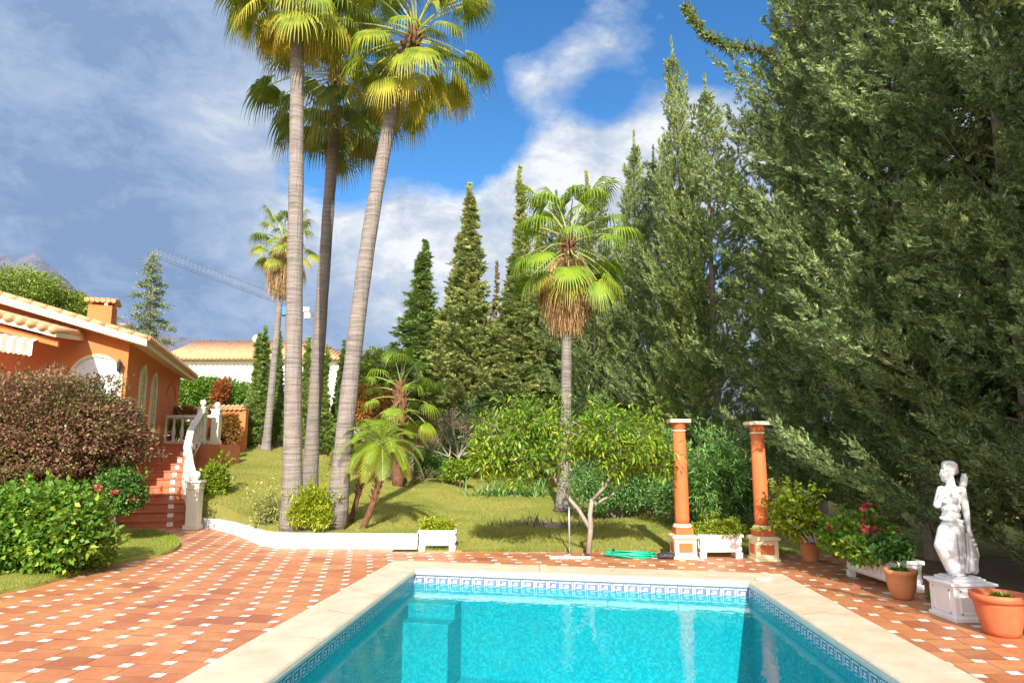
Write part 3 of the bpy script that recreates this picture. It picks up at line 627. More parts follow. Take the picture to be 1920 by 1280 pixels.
def fan_palm(name, path, r0, r1, crown_r, nleaf, seed, label, trunkm, frondm, skirt=0, group=None, flare=1.5, lowang=-1.0, boot=.5, dead=.0, nseg=30, petl=.9, cat='palm', yellow=.0):
    rng = np.random.default_rng(seed); path = [np.array(p, float) for p in path]; b = path[0]
    th = empty(name, tuple(b), label, cat, group)
    # smooth the path (catmull-like)
    pts = np.array(path); n = 26; tt = np.linspace(0, len(pts) - 1, n)
    try:
        deg = min(len(pts) - 1, 3); px_ = [np.polyfit(np.arange(len(pts)), pts[:, k], deg) for k in range(3)]
        sm = np.stack([np.polyval(c, tt) for c in px_], -1)
    except Exception: sm = np.stack([np.interp(tt, np.arange(len(pts)), pts[:, k]) for k in range(3)], -1)
    hh = np.linspace(0, 1, n); rad = r1 + (r0 - r1) * (1 - hh) ** .7
    rad = rad * (1 + (flare - 1) * np.exp(-hh * 14)) * (1 + .03 * np.sin(hh * 60 + seed))
    mb = MB(); mb.tube([p - b for p in sm], list(rad), 16); mb.build('trunk', trunkm, th, smooth=True)
    top = sm[-1] - b; ax = unit(sm[-1] - sm[-4])
    # bootlegs / old petiole bases below the crown
    bt = MB(); bt.tube([top - ax * boot, top - ax * boot * .5, top + ax * .12], [r1 * 1.15, r1 * 1.4, r1 * 1.1], 12)
    for i in range(46):
        a = i * 2.4; h = -boot * (1 - i / 46); p = top + ax * h + np.array([math.cos(a), math.sin(a), 0]) * r1 * 1.2
        bt.tube([p, p + np.array([math.cos(a), math.sin(a), 1.3]) * .10], [.035, .02], 4)
    bt.build('leaf_bases', M['palm_red'], th)
    Q = []; TIP = []; AGE = []; pet = MB()
    for i in range(nleaf):
        f = (i + .5) / nleaf                     # 0 top .. 1 bottom
        az = i * 2.39996 + rng.normal(0, .2); el = R(82) * (1 - f) ** .9 + lowang * f ** 1.1
        el = R(80) + (lowang - R(80)) * f ** .85 + rng.normal(0, .14)
        dh = np.array([math.cos(az), math.sin(az), 0]); d0 = dh * math.cos(el) + np.array([0, 0, math.sin(el)])
        L = petl * crown_r * rng.uniform(.75, 1.1) * (.75 if f > .85 else 1); age = np.clip((f - .62) * 1.3 + rng.normal(0, .08) + (yellow if rng.random() < .5 else 0), 0, 1) + dead
        hub0 = top + ax * (.1 - boot * .75 * f); K = 5; pp = [hub0]; dcur = d0
        for k in range(K):
            dcur = unit(dcur + np.array([0, 0, -.10 - .05 * f])); pp.append(pp[-1] + dcur * L / K)
        pet.tube(pp, [.028, .024, .02, .017, .014, .012], 4, False)
        hub = pp[-1]; ax1 = dcur; side = unit(np.cross(ax1, np.array([0, 0, 1.])) + rng.normal(0, .15, 3)); nrm_ = np.cross(side, ax1)
        Rb = crown_r * .62 * rng.uniform(.85, 1.1); span = R(118) * (1 if f < .8 else .75)
        for s in range(nseg):
            q = (s + .5) / nseg * 2 - 1; ang_ = q * span; 
            ds = ax1 * math.cos(ang_) + side * math.sin(ang_) - nrm_ * .12 * abs(q); ds = unit(ds)
            sl = Rb * (1.0 - .28 * abs(q)) * rng.uniform(.9, 1.08); tv = np.array([.04, .27, .46, .70, 1.0]); pos = []; dcur2 = ds.copy(); p = hub + ds * .04 * sl; pos.append(p)
            for k in range(1, 5):
                dcur2 = unit(dcur2 + np.array([0, 0, -1.]) * [0, .10, .28, .85, 1.5][k] * (1.0 if f < .75 else .6)); p = p + dcur2 * (tv[k] - tv[k - 1]) * sl; pos.append(p)
            wv = np.array([.02, .27, .40, .27, .02]) * sl * span * 2 / nseg * 1.08; wv[3] *= .6
            sd = unit(np.cross(ds, nrm_)); pl = nrm_ * (.18 if s % 2 else -.18)
            Lf = [pos[k] + (sd * .5 + pl * .5) * wv[k] for k in range(5)]; Rt = [pos[k] - (sd * .5 + pl * .5) * wv[k] for k in range(5)]
            for k in range(4):
                Q.append((Lf[k], Rt[k], Rt[k + 1], Lf[k + 1])); TIP.append((tv[k], tv[k], tv[k + 1], tv[k + 1])); AGE.append([age] * 4)
    quads('crown', np.array(Q), frondm, th, attrs={'tip': np.array(TIP), 'age': np.array(AGE)})
    pet.build('leaf_stalks', frondm_stalk, th)
    if skirt:
        Q = []; h0 = top - ax * boot * .3
        for i in range(int(skirt * 2400)):
            a = rng.uniform(0, 6.283); f = rng.random(); dr = np.array([math.cos(a), math.sin(a), 0]); wd_ = skirt * (.10 + .13 * math.sin(math.pi * min(1, f * .9 + .12)))
            s0 = h0 - ax * (.16 + f * .56) * skirt + dr * (r1 + wd_ * rng.random() ** .5)
            ln = skirt * rng.uniform(.2, .42); dd = unit(dr * rng.uniform(-.12, .3) * (1 - f) + np.array([0, 0, -1.]) + rng.normal(0, .09, 3)); sd = unit(np.cross(dd, rng.normal(0, 1, 3))) * rng.uniform(.004, .013)
            m1 = s0 + dd * ln * .5 + dr * .03; e1 = s0 + dd * ln + rng.normal(0, .04, 3); Q.append((s0 - sd, s0 + sd, m1 + sd, m1 - sd)); Q.append((m1 - sd, m1 + sd, e1 + sd * .3, e1 - sd * .3))
        quads('dead_leaf_skirt', np.array(Q), M['dead'], th)
    return th
frondm_stalk = mat('stalk', (.30, .36, .10), (.42, .42, .15), 4, .5, 0)
TP = 'tall fan palms rising behind the white kerb wall'
def tp(pts): return [at(px, py, Y) for px, py, Y in pts]
def foot(px, py, Y):
    p = at(px, py, Y); p[2] = float(zl(np.array(p[0]), np.array(p[1]))) - .04; return p
f1 = foot(549, 985, 12.75)
first_palm = fan_palm('fan_palm', [f1] + tp([(549, 800, 12.75), (552, 550, 12.75), (556, 300, 12.8), (557, 100, 12.85), (556, -50, 12.9)]), .165, .108, 1.5, 56, 11,
         'straight tall fan palm with pale trunk, leftmost of the three tall palms', M['palm_trunk'], M['frond'], group=TP, lowang=-1.0, yellow=.25, boot=.45)
f2 = foot(580, 905, 15.6)
fan_palm('fan_palm', [f2] + tp([(590, 780, 15.6), (603, 560, 15.6), (618, 350, 15.6), (628, 230, 15.6), (632, 122, 15.6)]), .155, .11, 1.75, 50, 12,
         'dark-trunked tall fan palm standing between two paler trunks', M['palm_trunk_dark'], M['frond_dark'], group=TP, lowang=-.95, boot=.8)
f3 = foot(629, 988, 12.9)
fan_palm('fan_palm', [f3] + tp([(650, 760, 12.9), (677, 560, 13.0), (705, 370, 13.1), (738, 190, 13.2), (779, 62, 13.3)]), .165, .115, 1.45, 50, 13,
         'tall fan palm with trunk leaning right, rightmost of the three tall palms', M['palm_trunk'], M['frond'], group=TP, lowang=-.9, boot=.85, flare=1.35, yellow=.16)
f4 = foot(497, 857, 24)
fan_palm('fan_palm', [f4] + tp([(505, 780, 24), (516, 650, 24), (527, 540, 24), (534, 450, 24)]), .135, .075, 1.15, 34, 14,
         'distant fan palm with brown dead leaves hanging behind the first tall trunk', M['palm_trunk'], M['frond'], skirt=1.9, flare=1.7, lowang=-.7, yellow=.25)
f5 = foot(1056, 950, 17.2)
fan_palm('fan_palm', [f5] + tp([(1060, 850, 17.2), (1062, 740, 17.2), (1062, 640, 17.2), (1064, 530, 17.2), (1066, 450, 17.2)]), .14, .105, 1.55, 38, 15,
         'middle fan palm with bright green crown and long straw-brown skirt', M['palm_trunk'], M['frond_lime'], skirt=2.15, flare=1.8, lowang=-.8, boot=.7)
f6 = foot(748, 850, 21)
fan_palm('fan_palm', [f6] + tp([(748, 800, 21), (750, 760, 21), (752, 722, 21)]), .17, .15, 1.15, 22, 16,
         'short young fan palm with red-brown fibrous trunk in front of the lone cypress', M['palm_red'], M['frond_lime'], flare=1.1, lowang=-.3, boot=1.2)
# feather palms
def feather_palm(path, r0, crown_r, nleaf, seed, label, group):
    rng = np.random.default_rng(seed); b = np.array(path[0]); th = empty('date_palm', tuple(b), label, 'palm', group)
    mb = MB(); P_ = [np.array(p) - b for p in path]; mb.tube(P_, [r0 * 1.1] + [r0] * (len(P_) - 2) + [r0 * 1.7], 9)
    for i in range(90):
        f = .3 + .7 * i / 90; k = f * (len(P_) - 1); i0 = min(int(k), len(P_) - 2); p = P_[i0] + (P_[i0 + 1] - P_[i0]) * (k - i0); a = i * 2.4
        o = np.array([math.cos(a), math.sin(a), 0]); mb.tube([p + o * r0 * .8, p + o * r0 * 1.9 + np.array([0, 0, .06])], [.016, .008], 4)
    mb.build('trunk', M['palm_red'], th)
    Q = []; TIP = []; AGE = []; pet = MB(); top = P_[-1]
    for i in range(nleaf):
        f = (i + .5) / nleaf; az = i * 2.39996; el = R(78) - R(88) * f ** .9; d = np.array([math.cos(az) * math.cos(el), math.sin(az) * math.cos(el), math.sin(el)])
        L = crown_r * rng.uniform(.9, 1.15); K = 10; pp = [top.copy()]; cur = d
        for k in range(K): cur = unit(cur + np.array([0, 0, -.13 - .02 * k])); pp.append(pp[-1] + cur * L / K)
        pet.tube(pp[::2], [.012, .01, .008, .006, .005, .003], 4, False); age = np.clip((f - .55) * .9 + rng.normal(0, .08), 0, 1) * .8 + .12
        pp = np.array(pp)
        for s in range(34):
            g_ = .16 + .84 * s / 34; k = g_ * K; i0 = min(int(k), K - 1); p = pp[i0] + (pp[i0 + 1] - pp[i0]) * (k - i0); t_ = unit(pp[i0 + 1] - pp[i0]); sd = unit(np.cross(t_, np.array([0, 0, 1.]))); ll = .24 * math.sin(math.pi * (.12 + .8 * g_)) * rng.uniform(.85, 1.1)
            for sg in (-1, 1):
                dl = unit(t_ * .7 + sd * sg * .8 + np.array([0, 0, .15])); m1 = p + dl * ll * .55; e = p + dl * ll + np.array([0, 0, -.25 * ll]); w_ = t_ * .007
                Q.append((p - w_, p + w_, m1 + w_, m1 - w_)); Q.append((m1 - w_, m1 + w_, e, e)); TIP += [(0, 0, .5, .5), (.5, .5, 1, 1)]; AGE += [[age] * 4, [age] * 4]
    quads('crown', np.array(Q), M['frond_lime'], th, attrs={'tip': np.array(TIP), 'age': np.array(AGE)}); pet.build('leaf_stalks', frondm_stalk, th); return th
DG = 'small feather palms with leaning trunks'
feather_palm([foot(678, 996, 12.9)] + tp([(697, 950, 12.9), (712, 900, 12.9), (716, 858, 12.9), (716, 835, 12.9)]), .055, .95, 30, 21, 'feather palm with thicker shaggy trunk leaning right, on the right of the pair', DG)
feather_palm([foot(655, 988, 13.6)] + tp([(668, 940, 13.6), (680, 890, 13.6), (688, 850, 13.6), (690, 832, 13.6)]), .05, .9, 26, 22, 'feather palm with thin trunk, on the left of the pair by the leaning tall palm', DG)
# ------------------------------------------------------------------ bushes
def bush(name, c, r, n, leafL, leafW, leafm, seed, label, cat, lobes=14, ground=0, stems=5, stemm=None, group=None, flat=.0, jit=.8, droop=.0, lobe_r=.42, stemr=.02, flowers=None, base=None, extra=0, ext=.35, hollow=.5, ld=(.35, .72)):
    """c world centre, r radii; leaves scattered in uneven lobes"""
    rng = np.random.default_rng(seed); c = np.array(c, float); r = np.array(r, float)
    base = np.array(base if base is not None else (c[0], c[1], ground), float)
    th = empty(name, tuple(base), label, cat, group)
    lc = unit(rng.normal(0, 1, (lobes, 3))) * rng.uniform(ld[0], ld[1], (lobes, 1)); lc[:, 2] = np.abs(lc[:, 2]) * 1.1 - .35
    lr = rng.uniform(.7, 1.25, lobes) * lobe_r; lc = np.vstack([lc, [[0, 0, -.1]]]); lr = np.append(lr, .62)
    per = (lr ** 2); k = rng.choice(len(lr), n, p=per / per.sum()); d = unit(rng.normal(0, 1, (n, 3))); rr = rng.uniform(hollow, 1.0, n) ** .5 * (1 + rng.normal(0, .07, n))
    # bumpy lobes
    bp = 1 + .16 * np.sin(d[:, 0] * 7 + k) * np.sin(d[:, 1] * 6 + 2 * k) + .1 * np.sin(d[:, 2] * 11 + k)
    q = lc[k] + d * (lr[k] * rr * bp)[:, None]; P = c + q * r
    D = unit(d * 1.0 + rng.normal(0, jit, (n, 3)) + np.array([0, 0, .15 - droop])); keep = P[:, 2] > ground + .03; P = P[keep]; D = D[keep]; n = len(P)
    if extra:   # reaching shoots
        PS = []; DS = []
        for i in range(extra):
            dd = unit(rng.normal(0, 1, 3) * np.array([1, 1, .6]) + np.array([0, 0, .75])); s0 = c + dd * r * .8; L = ext * rng.uniform(.5, 1.3)
            for j in range(14): PS.append(s0 + dd * L * j / 14 + rng.normal(0, .012, 3)); DS.append(unit(dd * .6 + rng.normal(0, .7, 3)))
        PS = np.array(PS); DS = np.array(DS); kk = PS[:, 2] > ground + .03; P = np.vstack([P, PS[kk]]); D = np.vstack([D, DS[kk]]); n = len(P)
    V = leafquads(P - base, D, np.array([0, 0, 1.]) + rng.normal(0, .5, (n, 3)), leafL * rng.uniform(.6, 1.25, n), leafW * rng.uniform(.7, 1.2, n))
    quads('foliage', V, leafm, th)
    if stems:
        mb = MB()
        for i in range(stems):
            tgt = c + lc[i % len(lc)] * r - base; p0 = rng.normal(0, .05, 3) * np.array([1, 1, 0]); m1 = (p0 + tgt) / 2 + rng.normal(0, .06, 3) * r
            mb.tube([p0, m1, tgt], [stemr, stemr * .7, stemr * .3], 6, False)
            for j in range(3):
                e = tgt + rng.normal(0, .28, 3) * r; mb.tube([m1, (m1 + e) / 2 + rng.normal(0, .04, 3), e], [stemr * .5, stemr * .35, stemr * .15], 4, False)
        mb.build('stem', stemm or M['bark'], th)
    if flowers:
        fm, cnt, size = flowers; vis = np.where((D[:, 1] < .2) & (P[:, 2] > c[2] - r[2] * .7))[0]
        for i in range(cnt):
            j = vis[rng.integers(len(vis))]; p = P[j] - base + unit((P[j] - c) / r) * .045; m_ = 16
            dd = unit(rng.normal(0, 1, (m_, 3)) + np.array([0, -.5, .4])); VV = leafquads(np.repeat(p[None], m_, 0) + rng.normal(0, size * .25, (m_, 3)), dd, rng.normal(0, 1, (m_, 3)), size * .7, size * .6)
            quads('flower', VV, fm, th)
    return th
def bc(px, py, Y): return at(px, py, Y)
# big purple-leaved shrub on the left bank
bush('purple_shrub', at(75, 800, 12.3), (2.1, 1.3, 1.4), 120000, .066, .038, M['purple'], 31, 'big rounded purple-brown shrub in front of the orange house', 'shrub', lobes=40, ground=.35, ld=(.42, .6), stems=8, lobe_r=.4, flowers=(M['flower_red'], 5, .09), extra=12, ext=.16, jit=.8, hollow=.72)
bush('green_shrub', at(42, 992, 9.6), (1.12, .9, .84), 30000, .085, .06, M['hib'], 32, 'dense leafy green shrub at the left edge of the lawn patch', 'shrub', lobes=22, ground=0, stems=7, flowers=(M['flower_pink'], 3, .07), extra=20, ext=.2)
bush('green_shrub', at(222, 915, 12.4), (.5, .45, .55), 17000, .06, .038, M['glossy'], 33, 'round dark green shrub with pink blossoms beside the stair foot', 'shrub', lobes=14, ground=0.02, stems=5, flowers=(M['flower_pink'], 12, .08), extra=22, ext=.2)
bush('green_shrub', at(404, 905, 16.6), (.36, .4, .78), 7000, .075, .05, M['lime'], 35, 'yellow-green leafy shrub to the right of the stair balustrade', 'shrub', lobes=12, ground=.3, stems=6, extra=16, ext=.2)
bush('climbing_shrub', at(428, 800, 22.6), (.55, .3, .75), 6000, .09, .05, M['autumn'], 36, 'orange and brown climber covering the garden wall', 'shrub', lobes=12, ground=1.0, stems=3)
bush('kerb_shrub', at(585, 952, 12.55), (.46, .35, .42), 6000, .085, .024, M['lime'], 37, 'bright yellow-green shrub between the bases of two tall palms', 'shrub', lobes=10, ground=.2, stems=6, extra=30, ext=.25)
bush('kerb_shrub', at(498, 950, 13.3), (.30, .3, .5), 1500, .07, .022, M['cyp_gold'], 38, 'thin wispy shrub on the lawn left of the first palm trunk', 'shrub', lobes=8, ground=.25, stems=8, extra=26, ext=.3)
bush('garden_shrub', at(700, 760, 24), (1.1, .8, 1.15), 9000, .11, .07, M['autumn'], 39, 'bronze-leaved shrub between the leaning palm and the young fan palm', 'shrub', lobes=12, ground=.8, stems=4)
bush('garden_shrub', at(693, 700, 27), (1.3, .9, 1.5), 9000, .11, .06, M['pine'], 40, 'high olive-green shrub just right of the leaning palm trunk', 'shrub', lobes=12, ground=.8, stems=4)
bush('garden_shrub', at(860, 878, 22.5), (.6, .5, .5), 4000, .09, .045, M['citrus'], 41, 'small leafy green shrub on the lawn edge before the fence', 'shrub', lobes=8, ground=.45, stems=6)
bush('garden_shrub', at(735, 885, 22.0), (1.6, .5, .38), 3500, .07, .02, M['twig'], 42, 'low pinkish dry shrubs along the back border of the lawn', 'shrub', lobes=12, ground=.5, stems=8)
bush('garden_shrub', at(690, 855, 23), (1.5, .6, .7), 8000, .09, .05, M['autumn'], 43, 'reddish shrub behind the small feather palms', 'shrub', lobes=12, ground=.6, stems=4)
bush('garden_shrub', at(800, 862, 24), (.9, .5, .7), 5000, .09, .05, M['oleander'], 44, 'dark green shrub in front of the left end of the fence', 'shrub', lobes=10, ground=.5, stems=4)
bush('garden_shrub', at(1155, 905, 15.8), (1.15, .8, .82), 19000, .085, .03, M['oleander'], 45, 'broad green shrub behind the forked stems of the yellow-green tree', 'shrub', lobes=18, ground=.12, stems=5, extra=20)
bush('garden_shrub', at(1225, 850, 16.2), (.9, .8, 1.2), 15000, .085, .03, M['oleander'], 46, 'tall dark green shrub to the left of the first orange column', 'shrub', lobes=16, ground=.12, stems=5)
bush('oleander_shrub', at(1340, 895, 12.8), (.62, .6, 1.0), 9000, .13, .022, M['oleander'], 47, 'tall oleander with narrow leaves between the two orange columns', 'shrub', lobes=18, ground=.05, stems=10, extra=50, ext=.35)
bush('citrus_shrub', at(1492, 965, 10.35), (.42, .34, .46), 2600, .085, .05, M['lime'], 48, 'lime-green leafy shrub growing from the terracotta pot right of the second column', 'shrub', lobes=12, ground=.3, stems=7, extra=16, ext=.25, base=at(1525, 1018, 10.1))
bush('garden_shrub', at(1085, 812, 22.5), (1.6, .8, 1.7), 14000, .11, .045, M['cyp_dark'], 51, 'dark shaded shrub mass behind the middle palm trunk', 'shrub', lobes=16, ground=.5, stems=4)
bush('garden_shrub', at(905, 800, 26.5), (1.8, .7, 1.5), 10000, .11, .045, M['cyp_dark'], 52, 'shaded green shrub behind the bare twiggy tree', 'shrub', lobes=16, ground=1.5, stems=4)
bush('garden_shrub', at(1330, 925, 14.6), (1.6, .6, .9), 14000, .085, .03, M['oleander'], 53, 'dark green shrub filling the gap behind the oleander', 'shrub', lobes=14, ground=.0, stems=4)
# strap-leaved clump
def strap_clump(c, r, n, L, W, m, seed, label):
    rng = np.random.default_rng(seed); th = empty('strap_leaf_plant', tuple(c), label, 'plant'); Q = []
    for i in range(n):
        a = rng.uniform(0, 6.28); el = rng.uniform(.5, 1.35); d = np.array([math.cos(a) * math.cos(el), math.sin(a) * math.cos(el), math.sin(el)]); o = rng.normal(0, 1, 3) * np.array([r, r * .5, 0]); p = o; l = L * rng.uniform(.7, 1.2); sd = unit(np.cross(d, [0, 0, 1.])) * W * .5
        for k in range(4):
            p2 = p + d * l / 4; d = unit(d + np.array([0, 0, -.28])); w0, w1 = [1, 1, .85, .5, .05][k:k + 2]; Q.append((p - sd * w0, p + sd * w0, p2 + sd * w1, p2 - sd * w1)); p = p2
    quads('foliage', np.array(Q), m, th); mb = MB(); mb.lathe([(r * .9, -.02), (r * .5, .08), (.02, .12)], n=10); mb.build('root_crown', M['bark'], th); return th
strap_clump(foot(965, 912, 20.5), .5, 240, .75, .05, M['oleander'], 61, 'clump of arching strap leaves at the lawn edge left of the middle palm')
strap_clump(foot(1035, 985, 14.8), .5, 120, .35, .03, M['twig'], 62, 'low dry brown plants around the foot of the middle palm')
# forked small tree with drooping yellow-green leaves
def broad_tree(label):
    rng = np.random.default_rng(71); b = gr(1103, 1037); b[2] = .0; th = empty('broadleaf_tree', tuple(b), label, 'tree'); mb = MB()
    P = lambda px, py, dy=0: at(px, py, 11.3 + dy) - b
    limbs = [[P(1103, 1037), P(1108, 985), P(1106, 965), P(1110, 935)], [P(1106, 990, .02), P(1085, 955, .1), P(1068, 935, .15), P(1045, 905, .2), P(1030, 880, .2), P(990, 850, .3)],
             [P(1110, 938), P(1135, 910, -.1), P(1152, 880, -.1), P(1160, 840, -.2), P(1150, 800, -.2)], [P(1115, 945, .05), P(1150, 925, .3), P(1185, 895, .5), P(1210, 850, .5)],
             [P(1045, 905, .2), P(1050, 870, -.1), P(1060, 830, -.3), P(1075, 790, -.3)], [P(1030, 880, .2), P(1000, 860, -.3), P(960, 830, -.4), P(930, 800, -.3)], [P(1152, 880), P(1180, 850, .2), P(1200, 810, .2)], [P(1060, 830), P(1030, 790, .2), P(1010, 760, .3)], [P(1160, 840), P(1130, 800, .4), P(1110, 770, .4)]]
    R_ = [(q[0] * .8, q[1] * .8) for q in [(.055, .045), (.045, .016), (.04, .012), (.028, .01), (.028, .01), (.022, .008), (.02, .008), (.018, .007), (.018, .007)]]
    ends = []
    for l, (ra, rb) in zip(limbs, R_):
        n = len(l); mb.tube(l, [ra + (rb - ra) * k / (n - 1) for k in range(n)], 8); ends += [l[-1], l[-2], (l[-1] + l[-2]) / 2]
    cl_ = []
    for i in range(330):
        # crown: two merging domes
        if rng.random() < .08: c = P(915, 862, -.1); r = np.array([.3, .4, .26])
        elif rng.random() < .07: c = P(1225, 868, .1); r = np.array([.26, .4, .26])
        elif rng.random() < .18: c = P(960, 850, -.1); r = np.array([.62, .6, .42])
        elif rng.random() < .52: c = P(1015, 815); r = np.array([1.0, .95, .66])
        else: c = P(1165, 828, .1); r = np.array([.8, .85, .58])
        d = unit(rng.normal(0, 1, 3)); q = c + d * r * rng.uniform(.35, 1.05)
        lowz = c[2] - .42 - .16 * math.sin(q[0] * 5.1) - .10 * math.sin(q[0] * 11 + q[1] * 4)
        if q[2] < lowz: q[2] = lowz + rng.random() * .35
        q = q + np.array([0, 0, .10 * math.sin(q[0] * 7.3 + 1) + .07 * math.sin(q[0] * 13)])
        cl_.append(q); e = min(ends, key=lambda z: np.linalg.norm(z - q)); mid = (e + q) / 2 + np.array([0, 0, -.06]) + rng.normal(0, .04, 3); mb.tube([e, mid, q], [.008, .006, .003], 4, False)
    mb.build('trunk', M['bark_grey'], th, smooth=True)
    cl_ = np.array(cl_); n = 15000; k = rng.integers(len(cl_), size=n); PP = cl_[k] + rng.normal(0, .085, (n, 3)); D = unit((PP - cl_[k]) * 7 + rng.normal(0, .5, (n, 3)) + np.array([0, 0, -.35]))
    quads('crown', leafquads(PP, D, np.array([0, 0, 1.]) + rng.normal(0, .4, (n, 3)), .115 * rng.uniform(.6, 1.2, n), .032 * rng.uniform(.8, 1.2, n)), M['citrus'], th)
broad_tree('small forked tree with drooping yellow-green leaves at the patio edge')
def twig_tree(b, H, spread, seed, label, m, leafm=None, nl=900):
    rng = np.random.default_rng(seed); th = empty('bare_tree', tuple(b), label, 'tree'); mb = MB(); tips = []
    def grow(p, d, L, r, dep):
        q = p + d * L * .5 + rng.normal(0, .03 * L, 3); e = p + d * L; mb.tube([p, q, e], [r, r * .8, r * .6], 5, False)
        if dep == 0: tips.append(e); return
        for k in range(3 if dep > 1 else 4):
            dd = unit(d + rng.normal(0, .55, 3) * np.array([spread, spread, .5]) + np.array([0, 0, .15])); grow(e, dd, L * rng.uniform(.6, .85), r * .6, dep - 1)
    for k in range(3): grow(np.zeros(3), unit(np.array([rng.normal(0, .4), rng.normal(0, .3), 1.])), H * .33, .05, 4)
    mb.build('trunk', m, th); tips = np.array(tips); n = nl; k = rng.integers(len(tips), size=n)
    quads('crown', leafquads(tips[k] + rng.normal(0, .07, (n, 3)), rng.normal(0, 1, (n, 3)), rng.normal(0, 1, (n, 3)), .06, .03), leafm or M['twig'], th)
twig_tree(foot(850, 888, 24.2), 2.6, 1.2, 81, 'grey bare twiggy tree in front of the reed fence', M['bark_grey'], nl=2600)
# shaggy grey trunk stump beside the young palm
sb = foot(752, 893, 22.6); th = empty('tree_stump', tuple(sb), 'thick pale grey stump below the young fan palm', 'stump'); mb = MB(); mb.lathe([(.34, 0), (.30, .3), (.33, .7), (.3, 1.0), (.1, 1.12)], n=14)
for i in range(120):
    a = i * 2.4; h = i / 120 * 1.05; mb.tube([(math.cos(a) * .3, math.sin(a) * .3, h), (math.cos(a) * .4, math.sin(a) * .4, h + .08)], [.035, .015], 4)
mb.build('trunk', M['bark_grey'], th)
# distant trees left: pine mass and cedar
bush('pine_tree', at(15, 560, 34), (3.7, 3, 1.9), 46000, .14, .06, M['pine'], 91, 'broad sunlit pine crown behind the house roof at the far left', 'pine', lobes=22, ground=2, stems=6, stemr=.12, base=(at(15, 560, 34)[0], 34, 2.0), jit=1.)
bush('pine_tree', at(120, 580, 36), (2.4, 2, 1.5), 30000, .14, .06, M['pine'], 92, 'lower pine crown just left of the chimney', 'pine', lobes=16, ground=2, stems=5, stemr=.1, base=(at(120, 560, 36)[0], 36, 2.0), jit=1.)
def cedar(b, H, Rm, seed, label):
    rng = np.random.default_rng(seed); th = empty('cedar_tree', tuple(b), label, 'cedar'); mb = MB(); mb.tube([(0, 0, 0), (.05, 0, H * .5), (-.05, 0, H)], [.2, .12, .015], 8); PP = []; DD = []
    nb = 62
    for i in range(nb):
        t_ = .12 + .87 * i / nb; az = i * 2.4 + rng.normal(0, .2); ln = Rm * (1 - t_) ** .95 * rng.uniform(.6, 1.2) + .12; dh = np.array([math.cos(az), math.sin(az), 0]); p0 = np.array([0, 0, H * t_]); pts = [p0 + dh * ln * q + np.array([0, 0, ln * (.22 * q - .32 * q * q)]) for q in np.linspace(0, 1, 6)]
        mb.tube(pts, [.03, .025, .02, .015, .01, .006], 4, False); ns = int(ln * 40) + 6
        for j in range(ns):
            q = rng.uniform(.15, 1); p = p0 + dh * ln * q + np.array([0, 0, ln * (.22 * q - .32 * q * q)]); wv = rng.normal(0, .10 + .2 * (1 - q) * ln * .4, 3) * np.array([1, 1, .1]); 
            for r_ in range(7): PP.append(p + wv + rng.normal(0, .05, 3)); DD.append(unit(dh * .5 + rng.normal(0, .8, 3) + np.array([0, 0, -.2])))
    PP = np.array(PP); DD = np.array(DD); mb.build('trunk', M['bark'], th); quads('crown', leafquads(PP, DD, rng.normal(0, 1, (len(PP), 3)), .13, .045), M['cedar'], th)
cb = at(272, 660, 31); cedar((cb[0], 31, 2.0), topz(272, 470, 31) - 2.0, 2.1, 95, 'dark layered cedar behind the house roof right of the chimney')
bush('hedge_shrub', at(372, 735, 27), (1.5, .8, 1.05), 9000, .12, .07, M['hib'], 96, 'green hedge shrub behind the top of the stairs', 'shrub', lobes=12, ground=1.5, stems=3)
bush('hedge_shrub', at(437, 738, 28), (1.0, .8, .95), 6000, .12, .07, M['hib'], 97, 'green hedge shrub between the red tree and the slim cypresses', 'shrub', lobes=12, ground=1.5, stems=3)
bush('red_tree', at(411, 735, 26.6), (.42, .4, .75), 3500, .1, .05, M['redleaf'], 98, 'narrow orange-red leafed tree above the garden wall', 'tree', lobes=9, ground=1.6, stems=3)
# (none)
# ------------------------------------------------------------------ kerb wall
th = MB(); n = len(wallp); lw = .16
nrm2 = []
for i in range(n):
    d = unit(wallp[min(i + 1, n - 1)] - wallp[max(i - 1, 0)]); nrm2.append(np.array([-d[1], d[0]]))
hs_ = [.20 + .045 * min(1, i / 5) for i in range(n)]
vs = []
for i in range(n):
    a = wallp[i]; b = wallp[i] + nrm2[i] * lw; h = hs_[i]
    vs += [(a[0], a[1], 0), (a[0], a[1], h - .015), (*(a + nrm2[i] * .015), h), (*(b - nrm2[i] * .015), h), (b[0], b[1], h - .015), (b[0], b[1], 0)]
fs = []
for i in range(n - 1):
    for k in range(5): fs.append((i * 6 + k, (i + 1) * 6 + k, (i + 1) * 6 + k + 1, i * 6 + k + 1))
fs += [tuple(range(6)), tuple(range(6 * n - 1, 6 * n - 7, -1))]
th.add(vs, fs); tag(th.build('kerb_wall', M['white_paint']), 'low white curved kerb wall holding back the lawn beside the patio', 'wall')
